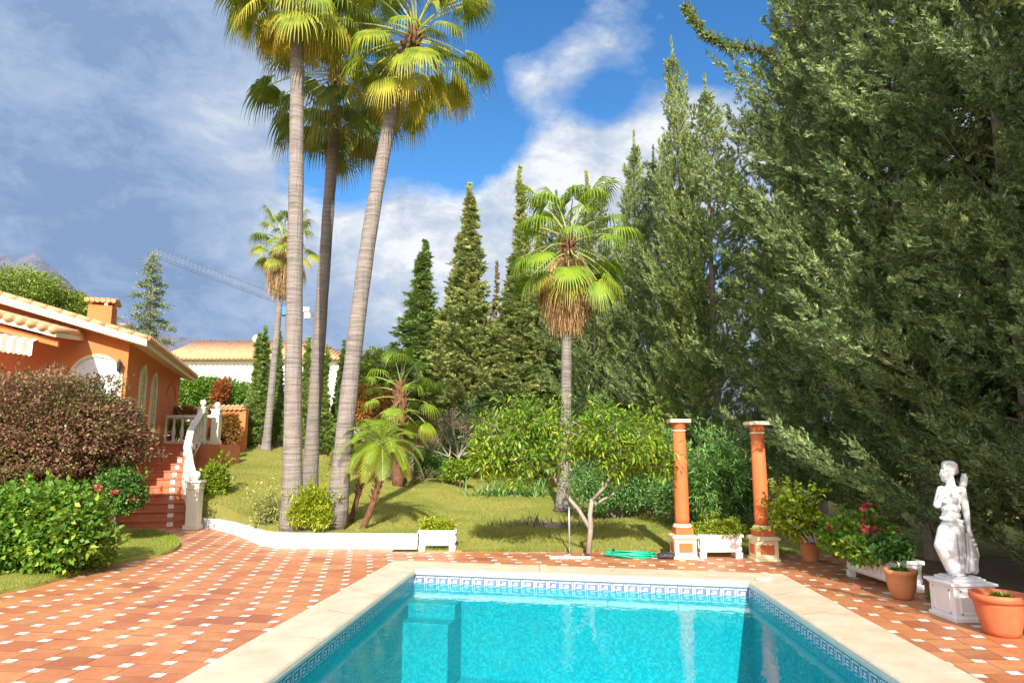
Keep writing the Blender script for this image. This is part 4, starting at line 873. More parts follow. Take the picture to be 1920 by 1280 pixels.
# ------------------------------------------------------------------ grass patch, left
ol = [(-60, 1130), (0, 1113), (60, 1102), (150, 1077), (240, 1053), (300, 1043), (330, 1032), (341, 1021), (325, 1008), (290, 998), (250, 992), (200, 992), (170, 990), (100, 985), (-60, 985)]
opts = [gr(*p)[:2] for p in ol]; cen = np.array([gr(120, 1035)[0], gr(120, 1035)[1]])
rings = []
dense = []
for i in range(len(opts)):
    a, b = opts[i], opts[(i + 1) % len(opts)]
    for k in range(8): dense.append(a + (b - a) * k / 8)
dense = np.array(dense)
for _ in range(3): dense = (np.roll(dense, 1, 0) + dense * 2 + np.roll(dense, -1, 0)) / 4
PG = []
for q, z in ((1.0, -.01), (1.0, .025), (.97, .045), (.8, .07), (.5, .09), (.02, .1)):
    PG.append(np.concatenate([cen + (dense - cen) * q, np.full((len(dense), 1), z)], 1))
PG = np.array(PG); PG = np.concatenate([PG, PG[:, :1]], 1)
tag(grid_mesh('lawn_patch', PG[:, ::-1], M['lawn']), kind='structure')
def in_poly(P, poly):
    x, y = P[:, 0], P[:, 1]; ins = np.zeros(len(P), bool); n = len(poly)
    for i in range(n):
        a, b = poly[i], poly[(i + 1) % n]; c = ((a[1] > y) != (b[1] > y)) & (x < (b[0] - a[0]) * (y - a[1]) / (b[1] - a[1] + 1e-12) + a[0]); ins ^= c
    return ins
rng = np.random.default_rng(5)
mn, mx_ = dense.min(0), dense.max(0); Pq = rng.uniform(mn, mx_, (90000, 2)); Pq = Pq[in_poly(Pq, dense)]; Pq = Pq[Pq[:, 0] > -7.6]
def blades(name, Pq, Zq, L, W, m):
    n = len(Pq); P3 = np.column_stack([Pq, Zq]); D = unit(rng.normal(0, .45, (n, 3)) * [1, 1, 0] + [0, 0, 1.]); S = unit(np.column_stack([rng.normal(0, 1, n), rng.normal(0, .5, n), np.zeros(n)])) * W / 2; l = L * rng.uniform(.5, 1.3, n)[:, None]
    V = np.stack([P3 - S, P3 + S, P3 + D * l + S * .2, P3 + D * l - S * .2], 1); o = quads(name, V, m); return tag(o, kind='stuff')
blades('grass', Pq, .035 + .05 * np.clip(1 - np.linalg.norm((Pq - cen) / (mx_ - mn) * 2, axis=1), 0, 1), .05, .006, M['blade_green'])
Pq = np.column_stack([rng.uniform(-9, 4.6, 420000), 11 + rng.random(420000) ** 1.7 * 15]); y0 = np.interp(Pq[:, 0], fx, fy); Pq = Pq[(Pq[:, 1] > y0 + .02)]
blades('grass', Pq, zl(Pq[:, 0], Pq[:, 1]) - .005, .05, .009, M['blade'])
# fringe of grass over the patio edge
ex = rng.uniform(gr(866, 1033)[0], gr(1470, 1040)[0], 9000); Pq = np.column_stack([ex, np.interp(ex, fx, fy) + rng.normal(0, .03, 9000)]); blades('grass', Pq, np.full(9000, .0), .05, .008, M['blade'])
# ------------------------------------------------------------------ stairs and balustrade
NS = 11; RISE = 1.86 / NS
Rp = np.array([gr(354, 988)[:2], np.array([-7.98, 17.3]), np.array([-8.5, 19.0])]); Lp = np.array([gr(200, 992)[:2] + np.array([.0, .0]), np.array([-9.2, 17.0]), np.array([-9.75, 18.9])])
def edge(pts, t_):
    k = t_ * (len(pts) - 1); i = min(int(k), len(pts) - 2); return pts[i] + (pts[i + 1] - pts[i]) * (k - i)
stairs = empty('garden_stairs', (float(Rp[0][0]), float(Rp[0][1]), 0), 'reddish tiled garden stairs climbing to the orange house', 'stairs'); SO = np.array(stairs.location)
for k in range(NS):
    mb = MB(); t0, t1 = k / NS, (k + 1) / NS; a, b, c, d = edge(Lp, t0), edge(Rp, t0), edge(Rp, t1), edge(Lp, t1); z1 = RISE * (k + 1)
    d = d + (d - a) * .5; c = c + (c - b) * .5
    sh = lambda p, z: (p[0] - SO[0], p[1] - SO[1], z)
    fdir = unit((a - d)) * .025
    mb.add([sh(a, 0), sh(b, 0), sh(c, 0), sh(d, 0), sh(a, z1 - .03), sh(b, z1 - .03), sh(c, z1 - .03), sh(d, z1 - .03)], [(3, 2, 1, 0), (0, 1, 5, 4), (1, 2, 6, 5), (2, 3, 7, 6), (3, 0, 4, 7)])
    n_ = 5
    for q in range(n_):   # tread slabs with a nosing
        u0, u1 = q / n_ + .003, (q + 1) / n_ - .003; A, B_, C_, D_ = a + (b - a) * u0 + fdir, a + (b - a) * u1 + fdir, d + (c - d) * u1, d + (c - d) * u0
        mb.mi = 1 if (q == 3 and k % 2 == 0) or (q == 1 and k % 3 == 1) else 0; mb.mi = 0
        mb.add([sh(A, z1 - .032), sh(B_, z1 - .032), sh(C_, z1 - .032), sh(D_, z1 - .032), sh(A, z1), sh(B_, z1), sh(C_, z1), sh(D_, z1)], [(3, 2, 1, 0), (4, 5, 6, 7), (0, 1, 5, 4), (1, 2, 6, 5), (2, 3, 7, 6), (3, 0, 4, 7)])
    mb.mi = 1; e = a + (b - a) * .72; f_ = a + (b - a) * .80; o2 = unit(a - d) * .004
    mb.add([sh(e + o2, z1 - RISE + .03), sh(f_ + o2, z1 - RISE + .03), sh(f_ + o2, z1 - .045), sh(e + o2, z1 - .045)], [(0, 1, 2, 3)])
    mb.build('step', [M['step'], M['tile_white']], stairs)
mb = MB(); q0, q1 = edge(Lp, 1), edge(Rp, 1); mb.prism([(q0[0] - 3.2 - SO[0], q0[1] + .12 - SO[1]), (q1[0] + .22 - SO[0], q1[1] + .12 - SO[1]), (q1[0] + .35 - SO[0], q1[1] + 2.0 - SO[1]), (q0[0] - 4 - SO[0], q1[1] + 2.4 - SO[1])], 0, 1.855); mb.build('landing', M['step'], stairs)
def baluster(mb, p, z0, z1):
    h = z1 - z0; pr = [(.05, 0), (.05, .06), (.03, .09), (.055, .25), (.062, .36), (.035, .6), (.026, .72), (.038, .8), (.028, .84), (.048, .92), (.048, 1.0)]
    mb.lathe([(r, q * h) for r, q in pr], (p[0], p[1], z0), 12)
def post(parent, p, z0, z1, w_, name='post', ball=True):
    mb = MB(); h = z1 - z0; mb.box((p[0], p[1], z0 + .05), (w_ * 1.25, w_ * 1.25, .1)); mb.box((p[0], p[1], z0 + .1 + (h - .28) / 2), (w_, w_, h - .28)); mb.box((p[0], p[1], z1 - .16), (w_ * 1.15, w_ * 1.15, .04)); mb.box((p[0], p[1], z1 - .09), (w_ * 1.05, w_ * 1.05, .1)); mb.box((p[0], p[1], z1 - .02), (w_ * 1.3, w_ * 1.3, .045))
    o = mb.build(name, M['balustrade'], parent, bevel=.008)
    if ball:
        b = MB(); b.lathe([(.05, 0), (.035, .03), (.05, .05)], (p[0], p[1], z1), 12); b.ball((p[0], p[1], z1 + .12), .088, 20); b.build('ball_finial', M['balustrade'], o, smooth=True)
    return o
bal = empty('stair_balustrade', (float(SO[0]), float(SO[1]), 0), 'cream stone balustrade with turned balusters and ball finials bending along the right of the stairs', 'balustrade')
lo = lambda p: np.array([p[0] - SO[0], p[1] - SO[1]])
pb0 = lo(at(365, 940, 15.35)[:2]); post(bal, pb0, 0, 1.02, .25)
pm = lo(at(352, 850, 17.4)[:2]); pt_ = lo(at(381, 760, 19.4)[:2])
post(bal, pt_, 1.86, 2.88, .2)
railp = [pb0, lo(at(357, 870, 16.2)[:2]), lo(at(350, 850, 17.2)[:2]), lo(at(358, 810, 18.1)[:2]), pt_]; railz = [.92, 1.32, 1.75, 2.22, 2.78]
for w_, z_, th_ in ((.17, 0, .07), (.13, -.78, .08)):
    mb = MB(); vs = []; fs = []
    for i, (p, z) in enumerate(zip(railp, railz)):
        a = railp[max(i - 1, 0)]; b = railp[min(i + 1, 4)]; d = unit(b - a); nn_ = np.array([-d[1], d[0]]) * w_ / 2
        for s_, dz in ((-1, -th_ / 2), (1, -th_ / 2), (1, th_ / 2), (-1, th_ / 2)): q = p + nn_ * s_; vs.append((q[0], q[1], z + z_ + dz))
    for i in range(4):
        for k in range(4): fs.append((i * 4 + k, i * 4 + (k + 1) % 4, (i + 1) * 4 + (k + 1) % 4, (i + 1) * 4 + k))
    mb.add(vs, fs); mb.build('handrail' if z_ == 0 else 'bottom_rail', M['balustrade'], bal, bevel=.012)
for k in range(17):
    t_ = (k + .9) / 17.6 * 4; i = min(int(t_), 3); f = t_ - i; p = railp[i] + (railp[i + 1] - railp[i]) * f; z = railz[i] + (railz[i + 1] - railz[i]) * f; mb = MB(); baluster(mb, p, z - .75, z - .03); mb.build('baluster', M['balustrade'], bal, smooth=True)
tb = empty('terrace_balustrade', (float(at(292, 800, 20.2)[0]), 20.2, 1.86), 'cream balustrade across the terrace at the head of the stairs', 'balustrade'); TO = np.array(tb.location)
xr = at(383, 800, 20.2)[0] - TO[0]; post(tb, (0, 0), 0, 1.02, .24); post(tb, (xr + .3, .1), 0, 1.02, .22)
mb = MB(); mb.box((xr / 2 + .1, .03, .80), (xr + .2, .16, .08)); mb.build('handrail', M['balustrade'], tb, bevel=.01); mb = MB(); mb.box((xr / 2 + .1, .03, .06), (xr + .2, .14, .08)); mb.build('bottom_rail', M['balustrade'], tb, bevel=.01)
for k in range(5):
    mb = MB(); baluster(mb, (.27 + k * .24, .03), .1, .76); mb.build('baluster', M['balustrade'], tb, smooth=True)
# plants and a pot behind the terrace balustrade
def pot(name, loc, r, h, m, label, cat='pot', group=None, rim=.12, soil=True, prof=None, plant=None):
    th = empty(name, tuple(float(q) for q in loc), label, cat, group); mb = MB()
    pr = prof or [(.62, 0), (.70, .12), (.86, .5), (.95, .80), (.96, .82), (1.06, .83), (1.08, .92), (1.06, 1.0), (.97, 1.0), (.93, .95), (.88, .86)]
    mb.lathe([(a * r, b * h) for a, b in pr], n=36); mb.build('body', m, th, smooth=True)
    sm = MB(); sm.lathe([(.86 * r, .82 * h), (.3 * r, .86 * h), (.01, .87 * h)], n=24); sm.build('soil', M['soil'], th, smooth=True); return th
tp0 = at(353, 800, 20.9); pot('flower_pot', (tp0[0], 21.1, 1.86), .2, .42, M['terracotta_new'], 'orange pot standing behind the terrace balustrade')
bush('potted_plant', at(330, 800, 21.0), (.5, .3, .42), 2600, .09, .05, M['lime'], 101, 'yellow-green plants showing between the terrace balusters', 'plant', lobes=10, ground=1.88, stems=4)
bush('potted_plant', at(345, 772, 21.6), (.75, .3, .3), 2200, .08, .04, M['autumn'], 102, 'orange flowering plants above the terrace handrail', 'plant', lobes=10, ground=1.88, stems=4)
# ------------------------------------------------------------------ house
C0 = at(238, 700, 15.2)[:2]; CF = at(336, 740, 22.2)[:2]; sdir = unit(CF - C0); wdir = np.array([-sdir[1], sdir[0]]); LS = np.linalg.norm(CF - C0)
if wdir[0] > 0: wdir = -wdir
house = empty('orange_house', (float(C0[0]), float(C0[1]), 1.86), 'orange stucco house with clay tile roof, arched windows and chimney', 'house')
HO = np.array([C0[0], C0[1], 1.86])
def hp(s, w_, z): # s along the side wall, w to the left along the front wall, z above the house floor
    p = sdir * s + wdir * w_; return np.array([p[0], p[1], z])
EZ = at(258, 640, 15.2)[2] - 1.86; SL = math.tan(R(15.5)); LW = 7.0
mb = MB(); vs = [hp(0, 0, -1.8), hp(LS, 0, -1.8), hp(LS, 0, EZ), hp(0, 0, EZ)]; mb.add(vs, [(0, 1, 2, 3)])
mb.add([hp(0, 0, -1.8), hp(0, LW, -1.8), hp(0, LW, EZ + LW * SL), hp(0, 0, EZ)], [(3, 2, 1, 0)])
mb.add([hp(LS, 0, -1.8), hp(LS, LW, -1.8), hp(LS, LW, EZ + LW * SL), hp(LS, 0, EZ)], [(0, 1, 2, 3)]); mb.build('wall', M['stucco_orange'], house)
rf = MB(); ov = .42; zt = lambda w_: EZ + w_ * SL
def slab(mb, s0, s1, w0, w1, dz0, dz1): 
    a = [hp(s0, w0, zt(w0) + dz0), hp(s1, w0, zt(w0) + dz0), hp(s1, w1, zt(w1) + dz0), hp(s0, w1, zt(w1) + dz0)]; b = [p + np.array([0, 0, dz1 - dz0]) for p in a]
    mb.add(a + b, [(3, 2, 1, 0), (4, 5, 6, 7), (0, 1, 5, 4), (1, 2, 6, 5), (2, 3, 7, 6), (3, 0, 4, 7)])
slab(rf, -ov, LS + ov, -ov, LW, -.03, .12); roof = rf.build('roof', M['cream'], house)
ti = MB()
for k in range(int((LS + 2 * ov) / .2)):
    s = -ov + .1 + k * .2; pts = [hp(s, q, zt(q) + .15) for q in np.linspace(-ov - .06, LW, 5)]; ti.tube(pts, .085, 8)
ti.build('roof_tiles', M['rooftile'], roof, smooth=True)
ti = MB()      # rake edge tiles
for k in range(26):
    q = -ov + k * .28; a = hp(-ov + .04, q, zt(q) + .165); b = hp(-ov + .04, q + .30, zt(q + .30) + .145); ti.tube([a, b], [.06, .048], 8)
ti.build('ridge_tiles', M['rooftile'], roof, smooth=True)
# chimney
cc = at(191, 600, 17.5); cr = cc - HO; cw = .27; ch0 = at(191, 612, 17.5)[2] - 1.86 - .4; ch1 = at(191, 576, 17.5)[2] - 1.86
mb = MB(); rz_ = math.atan2(sdir[1], sdir[0]) - math.pi / 2; mb.box((cr[0], cr[1], (ch0 + ch1) / 2), (cw * 2, cw * 2, ch1 - ch0), rz_); chm = mb.build('chimney', M['stucco_orange'], house)
for sx, sy in ((-1, -1), (1, -1), (1, 1), (-1, 1)):
    mb = MB(); mb.box((cr[0] + sx * cw * .72, cr[1] + sy * cw * .72, ch1 + .05), (.08, .08, .1), rz_); mb.build('cap_post', M['cream'], chm)
mb = MB(); 
for k in range(6):
    x = -cw * 1.1 + k * cw * 2.2 / 5; ca, sa = math.cos(rz_), math.sin(rz_); f = lambda x, y, z: (cr[0] + x * ca - y * sa, cr[1] + x * sa + y * ca, ch1 + z)
    mb.tube([f(x, -cw * 1.25, .12), f(x, 0, .2), f(x, cw * 1.25, .12)], .06, 8)
mb.box((cr[0], cr[1], ch1 + .11), (cw * 2.3, cw * 2.3, .04), rz_); mb.build('chimney_cap', M['rooftile'], chm)
# arched window helper on a wall frame
def arch_pts(w_, z0, zs, rise, n=14):
    P = [(-w_, z0), (w_, z0), (w_, zs)] if z0 < zs else [(w_, zs)]
    for k in range(1, n): a = math.pi * k / n; P.append((w_ * math.cos(a), zs + rise * math.sin(a)))
    P.append((-w_, zs)); return P
def arched(parent, org, du, nrm_, w_, z0, zs, rise, fw, mf, mg, bars=True):
    P = arch_pts(w_, z0, zs, rise); Pi = arch_pts(w_ - fw, z0 + (fw if z0 < zs else 0), zs, rise - fw); n = len(P); mb = MB()
    g_ = lambda p, o: org + du * p[0] + nrm_ * o + np.array([0, 0, p[1]])
    vs = [g_(p, .05) for p in P] + [g_(p, .05) for p in Pi] + [g_(p, .0) for p in P] + [g_(p, .0) for p in Pi]
    fs = []
    for i in range(n):
        j = (i + 1) % n; fs += [(i, j, n + j, n + i), (i, 2 * n + i, 2 * n + j, j), (n + i, n + j, 3 * n + j, 3 * n + i)]
    mb.add(vs, fs); fr = mb.build('window_frame', mf, parent); mb = MB(); mb.add([g_(p, .012) for p in Pi], [tuple(range(n))]); mb.build('pane', mg, fr)
    if bars:
        mb = MB()
        for q in np.linspace(z0 + .15, zs + rise * .6, 6): mb.obox(g_((-w_ + fw, q), .014), du * (2 * (w_ - fw)), nrm_ * .02, np.array([0, 0, .02]))
        mb.obox(g_((-.012, z0), .014), du * .024, nrm_ * .02, np.array([0, 0, zs + rise * .9 - z0])); mb.build('glazing_bars', M['cream'], fr)
s3 = np.array([*sdir, 0.]); w3 = np.array([*wdir, 0.]); nfront = -s3; nside = -w3
def on_side(px):   # parameter along the side wall where image column px hits it
    best = min(np.linspace(0, LS, 200), key=lambda s: abs(960 + F * ((C0 + sdir * s)[0] / ((C0 + sdir * s)[1] * CP)) - px)); return best
for px, yt in ((255, 683), (277, 698)):
    s = on_side(px); Yw = (C0 + sdir * s)[1]; zt_ = topz(px, yt, Yw) - 1.86; ww = .34 if px == 255 else .36
    arched(house, hp(s, 0, 0), s3, nside, ww, .1, zt_ - .5, .5, .07, M['cream'], M['glassdark'])
def on_front(px):
    return min(np.linspace(0, LW, 300), key=lambda s: abs(960 + F * ((C0 + wdir * s)[0] / ((C0 + wdir * s)[1] * CP)) - px))
s = on_front(168); Yw = (C0 + wdir * s)[1]; zt_ = topz(165, 664, Yw) - 1.86
arched(house, hp(0, s, 0), w3, nfront, .52, .1, zt_ - .52, .52, .06, M['cream'], M['glasswhite'], bars=False)
# wall arch moulding on the side wall and lantern
s = on_side(312); mb = MB(); pts = [hp(s + .75 * math.cos(a), -.01, 1.35 + .45 * math.sin(a)) for a in np.linspace(0, math.pi, 14)]; mb.tube(pts, .02, 6); mb.build('arch_moulding', M['stucco_deep'], house)
s = on_front(211); z = topz(211, 690, (C0 + wdir * s)[1]) - 1.86; mb = MB(); p = hp(0, s, z) + nfront * .12; mb.lathe([(.02, -.1), (.05, -.06), (.06, .08), (.07, .09), (.02, .16)], tuple(p), 6); mb.tube([p + np.array([0, 0, .16]), p + np.array([0, 0, .2]), hp(0, s, z + .12)], .01, 5); mb.build('wall_lantern', M['black'], house)
# lower porch roof with tile ends and striped awning
pa = at(-60, 640, 13.2) - HO; pbx = at(104, 640, 13.2) - HO
zr = at(104, 632, 13.2)[2] - 1.86; rise_ = (at(0, 606, 13.2)[2] - at(104, 632, 13.2)[2]) / np.linalg.norm((at(0, 606, 13.2) - at(104, 632, 13.2))[:2])
Lr = 2.4; e0 = np.array([pbx[0], pbx[1], zr]); dl = np.array([wdir[0], wdir[1], rise_]); back = s3 * 2.2 + np.array([0, 0, 0.25])
mb = MB(); mb.obox(e0, dl * Lr, back, np.array([0, 0, .09])); porch = mb.build('porch_roof', M['cream'], house)
mb = MB(); 
for k in range(13): o_ = e0 + dl * (k * .19 + .06) + np.array([0, 0, .13]); mb.tube([o_ - s3 * .06, o_ + back], .08, 8)
mb.build('roof_tiles', M['rooftile'], porch, smooth=True)
mb = MB(); mb.obox(e0 + np.array([0, 0, -.16]) + s3 * .15, dl * Lr, s3 * .12, np.array([0, 0, .12])); mb.build('porch_beam', M['stucco_orange'], porch)
aw = MB(); o_ = at(62, 640, 13.0) - HO; o_[2] = at(62, 640, 13.0)[2] - 1.86; d1 = np.array([*(wdir * .085), .085 * rise_ * .5])
for k in range(18):
    aw.mi = k % 2; a = o_ + d1 * k; b = a + d1; dn_ = np.array([0, 0, -.26]); sl_ = s3 * 1.1 + np.array([0, 0, .35])
    mid = (a + b) / 2 + dn_ * 1.12; aw.add([a, b, b + dn_, mid, a + dn_, a + sl_, b + sl_], [(0, 1, 2, 3, 4), (0, 5, 6, 1)])
red = mat('awning_red', (.5, .27, .19), (.6, .34, .25), 4, .8, 0); ao = aw.build('awning', [M['white_plaster'], red], house)
so_ = ao.modifiers.new('solid', 'SOLIDIFY'); so_.thickness = .008
dd = at(233, 612, 16.6) - HO; mb = MB(); mb.lathe([(.02, 0), (.1, .02), (.14, .06)], (dd[0], dd[1], dd[2]), 14); mb.tube([(dd[0], dd[1], dd[2] - .3), (dd[0], dd[1], dd[2])], .015, 6); mb.build('satellite_dish', M['white_paint'], house)  # small white satellite dish on a short mast
# garden wall behind the stairs, tile capped
g0 = at(386, 800, 23.6); g1 = at(452, 800, 23.9); gw = empty('garden_wall', (float(g0[0]), 23.6, 1.2), 'orange garden wall with clay tile capping behind the stairs', 'wall')
zt0 = topz(400, 768, 23.6) - 1.2; Lg = g1[0] - g0[0] + .3; mb = MB(); mb.box((Lg / 2, 0, zt0 / 2), (Lg, .25, zt0)); mb.build('wall_body', M['stucco_orange'], gw)
mb = MB()
for k in range(int(Lg / .16)): mb.tube([(k * .16 + .08, -.24, zt0 + .03), (k * .16 + .08, 0, zt0 + .12), (k * .16 + .08, .24, zt0 + .03)], .065, 8)
mb.box((Lg / 2, 0, zt0 + .02), (Lg, .4, .04)); mb.build('capping_tiles', M['rooftile'], gw, smooth=False)
# neighbour's white house
def nb_house():
    Y = 44; a = at(318, 660, Y); b = at(640, 660, Y); W_ = b[0] - a[0]; h = empty('white_house', (float(a[0]), Y, 2.0), 'white house with orange tiled roof behind the slim cypresses', 'house')
    zt_ = topz(400, 676, Y) - 2; zr = topz(400, 637, Y + 4) - 2; mb = MB(); mb.box((W_ / 2, 5, zt_ / 2), (W_, 10, zt_)); mb.build('wall', M['white_plaster'], h)
    x0, x1, y0_, y1_ = -.5, W_ + .5, -.5, 10.5; rx = 3.2; mb = MB(); mb.add([(x0, y0_, zt_), (x1, y0_, zt_), (x1, y1_, zt_), (x0, y1_, zt_), (x0 + .5, 5, zr), (x1 - rx, 5, zr)], [(0, 1, 5, 4), (1, 2, 5), (2, 3, 4, 5), (3, 0, 4), (0, 3, 2, 1)]); r = mb.build('roof', M['rooftile_far'], h)
    mb = MB(); n = int((x1 - x0) / .27)
    for k in range(n):
        x = x0 + .13 + k * .27; q = 1.0 if x < x1 - rx else max(0, (x1 - x) / rx); mb.tube([(x, y0_ - .1, zt_ + .05), (x, y0_ + (5 - y0_) * q, zt_ + (zr - zt_) * q + .05)], .1, 6)
    mb.build('roof_tiles', M['rooftile_far'], r, smooth=True)
    mb = MB(); mb.box((W_ / 2, -.08, zt_ - .1), (W_ + .3, .16, .14)); mb.box((W_ / 2, -.04, zt_ - 1.3), (W_, .08, .12)); mb.build('cornice', M['white_paint'], h)
    for px in (385, 462, 520): 
        x = at(px, 690, Y)[0] - a[0]; arched(h, np.array([x, -.01, 0]), np.array([1., 0, 0]), np.array([0, -1., 0]), .55, .3, zt_ - 1.7, .55, .12, M['white_paint'], M['glassdark'], bars=False)
    c = at(400, 640, Y) - np.array([a[0], Y, 2]); 
nb_house()
nb2 = at(745, 722, 40); h2 = empty('white_garden_house', (float(nb2[0]), 40, 2.), 'low white building glimpsed left of the lone cypress', 'house'); mb = MB(); mb.box((0, 0, 1.9), (3, 3, 3.8)); mb.build('wall', M['white_plaster'], h2); mb = MB(); mb.box((0, -.1, 3.9), (3.5, 3.6, .18)); 
for k in range(14): mb.tube([(-1.7 + k * .26, -1.9, 3.98), (-1.7 + k * .26, 1.7, 4.3)], .09, 6)
mb.build('roof', M['rooftile'], h2)
# reed fence at the back of the lawn
fa = at(600, 850, 28.5); fb = at(1000, 850, 27.5); fz = float(zl(np.array(fa[0]), np.array(28.)))
fn = empty('reed_fence', (float(fa[0]), 28.2, .6), 'tan reed fence at the far end of the lawn', 'fence'); Lf = fb[0] - fa[0]; rng = np.random.default_rng(8); mb = MB(); x = 0
while x < Lf: mb.tube([(x, rng.normal(0, .012), 0), (x + rng.normal(0, .01), rng.normal(0, .012), 1.62 + rng.normal(0, .03))], .024, 5); x += .045
mb.build('reeds', M['fence'], fn)
for k in range(5): mb = MB(); mb.box((k * Lf / 4, .1, .8), (.09, .09, 1.7)); mb.build('post', M['bark'], fn)
for z in (.35, 1.3): mb = MB(); mb.box((Lf / 2, .05, z), (Lf, .04, .06)); mb.build('rail', M['bark'], fn)
# globe street lamp between cypresses
gp = at(482, 636, 30); gl_ = empty('globe_lamp', (float(gp[0]), 30, 1.4), 'white globe lamp showing above the slim cypresses', 'lamp'); mb = MB(); mb.ball((0, 0, gp[2] - 1.4), .2, 18); mb.build('globe', M['white_plaster'], gl_, smooth=True); mb = MB(); mb.tube([(0, 0, 0), (0, 0, gp[2] - 1.6)], .04, 8); mb.build('post', M['steel_grey'], gl_)
gp = at(503, 676, 27); gl_ = empty('globe_lamp', (float(gp[0]), 27, 1.4), 'pale globe lamp low beside the far palm trunk', 'lamp'); mb = MB(); mb.ball((0, 0, gp[2] - 1.4), .13, 18); mb.build('globe', M['white_plaster'], gl_, smooth=True); mb = MB(); mb.tube([(0, 0, 0), (0, 0, gp[2] - 1.5)], .03, 8); mb.build('post', M['steel_grey'], gl_)
# tower crane
def crane():
    Y = 120; base = at(537, 850, Y); cr_ = empty('tower_crane', (float(base[0]), Y, 2.), 'grey tower crane with long lattice jib rising behind the palms', 'crane'); o = np.array([base[0], Y, 2.])
    jx = lambda px, py, yy: at(px, py, yy) - o
    zc = jx(537, 572, Y)[2]; mb = MB(); w_ = .8
    for sx in (-1, 1):
        for sy in (-1, 1): mb.tube([(sx * w_, sy * w_, 0), (sx * w_, sy * w_, zc)], .09, 4)
    k = 0; z = 0
    while z < zc - 1.5: s = 1 if k % 2 else -1; mb.tube([(-s * w_, -w_, z), (s * w_, -w_, z + 1.5)], .05, 4); mb.tube([(w_, -s * w_, z), (w_, s * w_, z + 1.5)], .05, 4); z += 1.5; k += 1
    mb.build('mast', M['crane'], cr_)
    A = jx(537, 573, Y); B_ = jx(288, 479, 100); C = jx(592, 592, 125)
    def truss(A, B_, w_, h_, n, name, r=.1):
        mb = MB(); d = (B_ - A); u = unit(np.cross(d, [0, 0, 1.])); up_ = np.array([0, 0, 1.]) * h_
        for off in (u * w_, -u * w_, up_): mb.tube([A + off, B_ + off], r, 4)
        for k in range(n):
            p, q = A + d * k / n, A + d * (k + 1) / n; m_ = (p + q) / 2 + up_
            for off in (u * w_, -u * w_): mb.tube([p + off, m_], r * .5, 4); mb.tube([m_, q + off], r * .5, 4)
            mb.tube([p + u * w_, p - u * w_], r * .5, 4)
        mb.build(name, M['crane'], cr_)
    truss(A, B_, .6, 1.3, 34, 'jib', .045); truss(A, C, .6, .5, 5, 'counter_jib', .05)
    mb = MB(); ap = A + np.array([0, 0, 3.6]); mb.tube([A + np.array([0, 0, -1.0]), ap], [.5, .15], 6); mb.build('apex', M['crane_blue'], cr_); mb = MB(); mb.tube([ap, A + (B_ - A) * .5 + np.array([0, 0, 1.3])], .05, 4); mb.tube([ap, C], .05, 4); mb.build('tie_rod', M['steel_grey'], cr_)
    for q in (0, 1): c = jx(575 + q * 2, 581 + q * 11, 124); mb = MB(); mb.box(tuple(c), (1.1, .8, 1.0)); mb.build('counterweight', M['white_plaster'], cr_, bevel=.05)
    mb = MB(); mb.box(tuple(A + np.array([.2, -1.0, -1.2])), (1.3, 1.3, 1.6)); mb.build('cab', M['crane_blue'], cr_, bevel=.1)
crane()
# mountains
def mountain():
    rng = np.random.default_rng(3); prof = [(-900, 470), (-300, 492), (-60, 470), (0, 478), (30, 487), (62, 476), (90, 492), (120, 522), (150, 548), (175, 570), (230, 600), (330, 630), (430, 640), (470, 636), (520, 646), (700, 660), (1000, 655), (1300, 665), (2200, 640), (3000, 660)]
    px = np.linspace(-900, 3000, 500); hy = np.interp(px, [p[0] for p in prof], [p[1] for p in prof]); rows = []
    for k, f in enumerate(np.linspace(0, 1, 26)):
        Y = 1600 + 900 * f; line = []
        for x, y in zip(px, hy):
            top_ = at(x, y, 2500); hgt = (top_[2] - 2) * (f ** 1.3) + 2 + (rng.normal(0, 9) + 14 * math.sin(x * .11 + k * 1.3)) * f * (1 - f * .75) * min(1., (850 - y) / 300); line.append((top_[0] * Y / 2500 , Y, hgt))
        rows.append(line)
    m = mat('hazed_rock', (.03, .045, .085), (.12, .125, .17), .012, .95, .5, .03, 20., c=(.055, .07, .10)); o = grid_mesh('mountains', np.array(rows), m); tag(o, kind='structure')  # bluish distance haze is put into the rock colour
mountain()
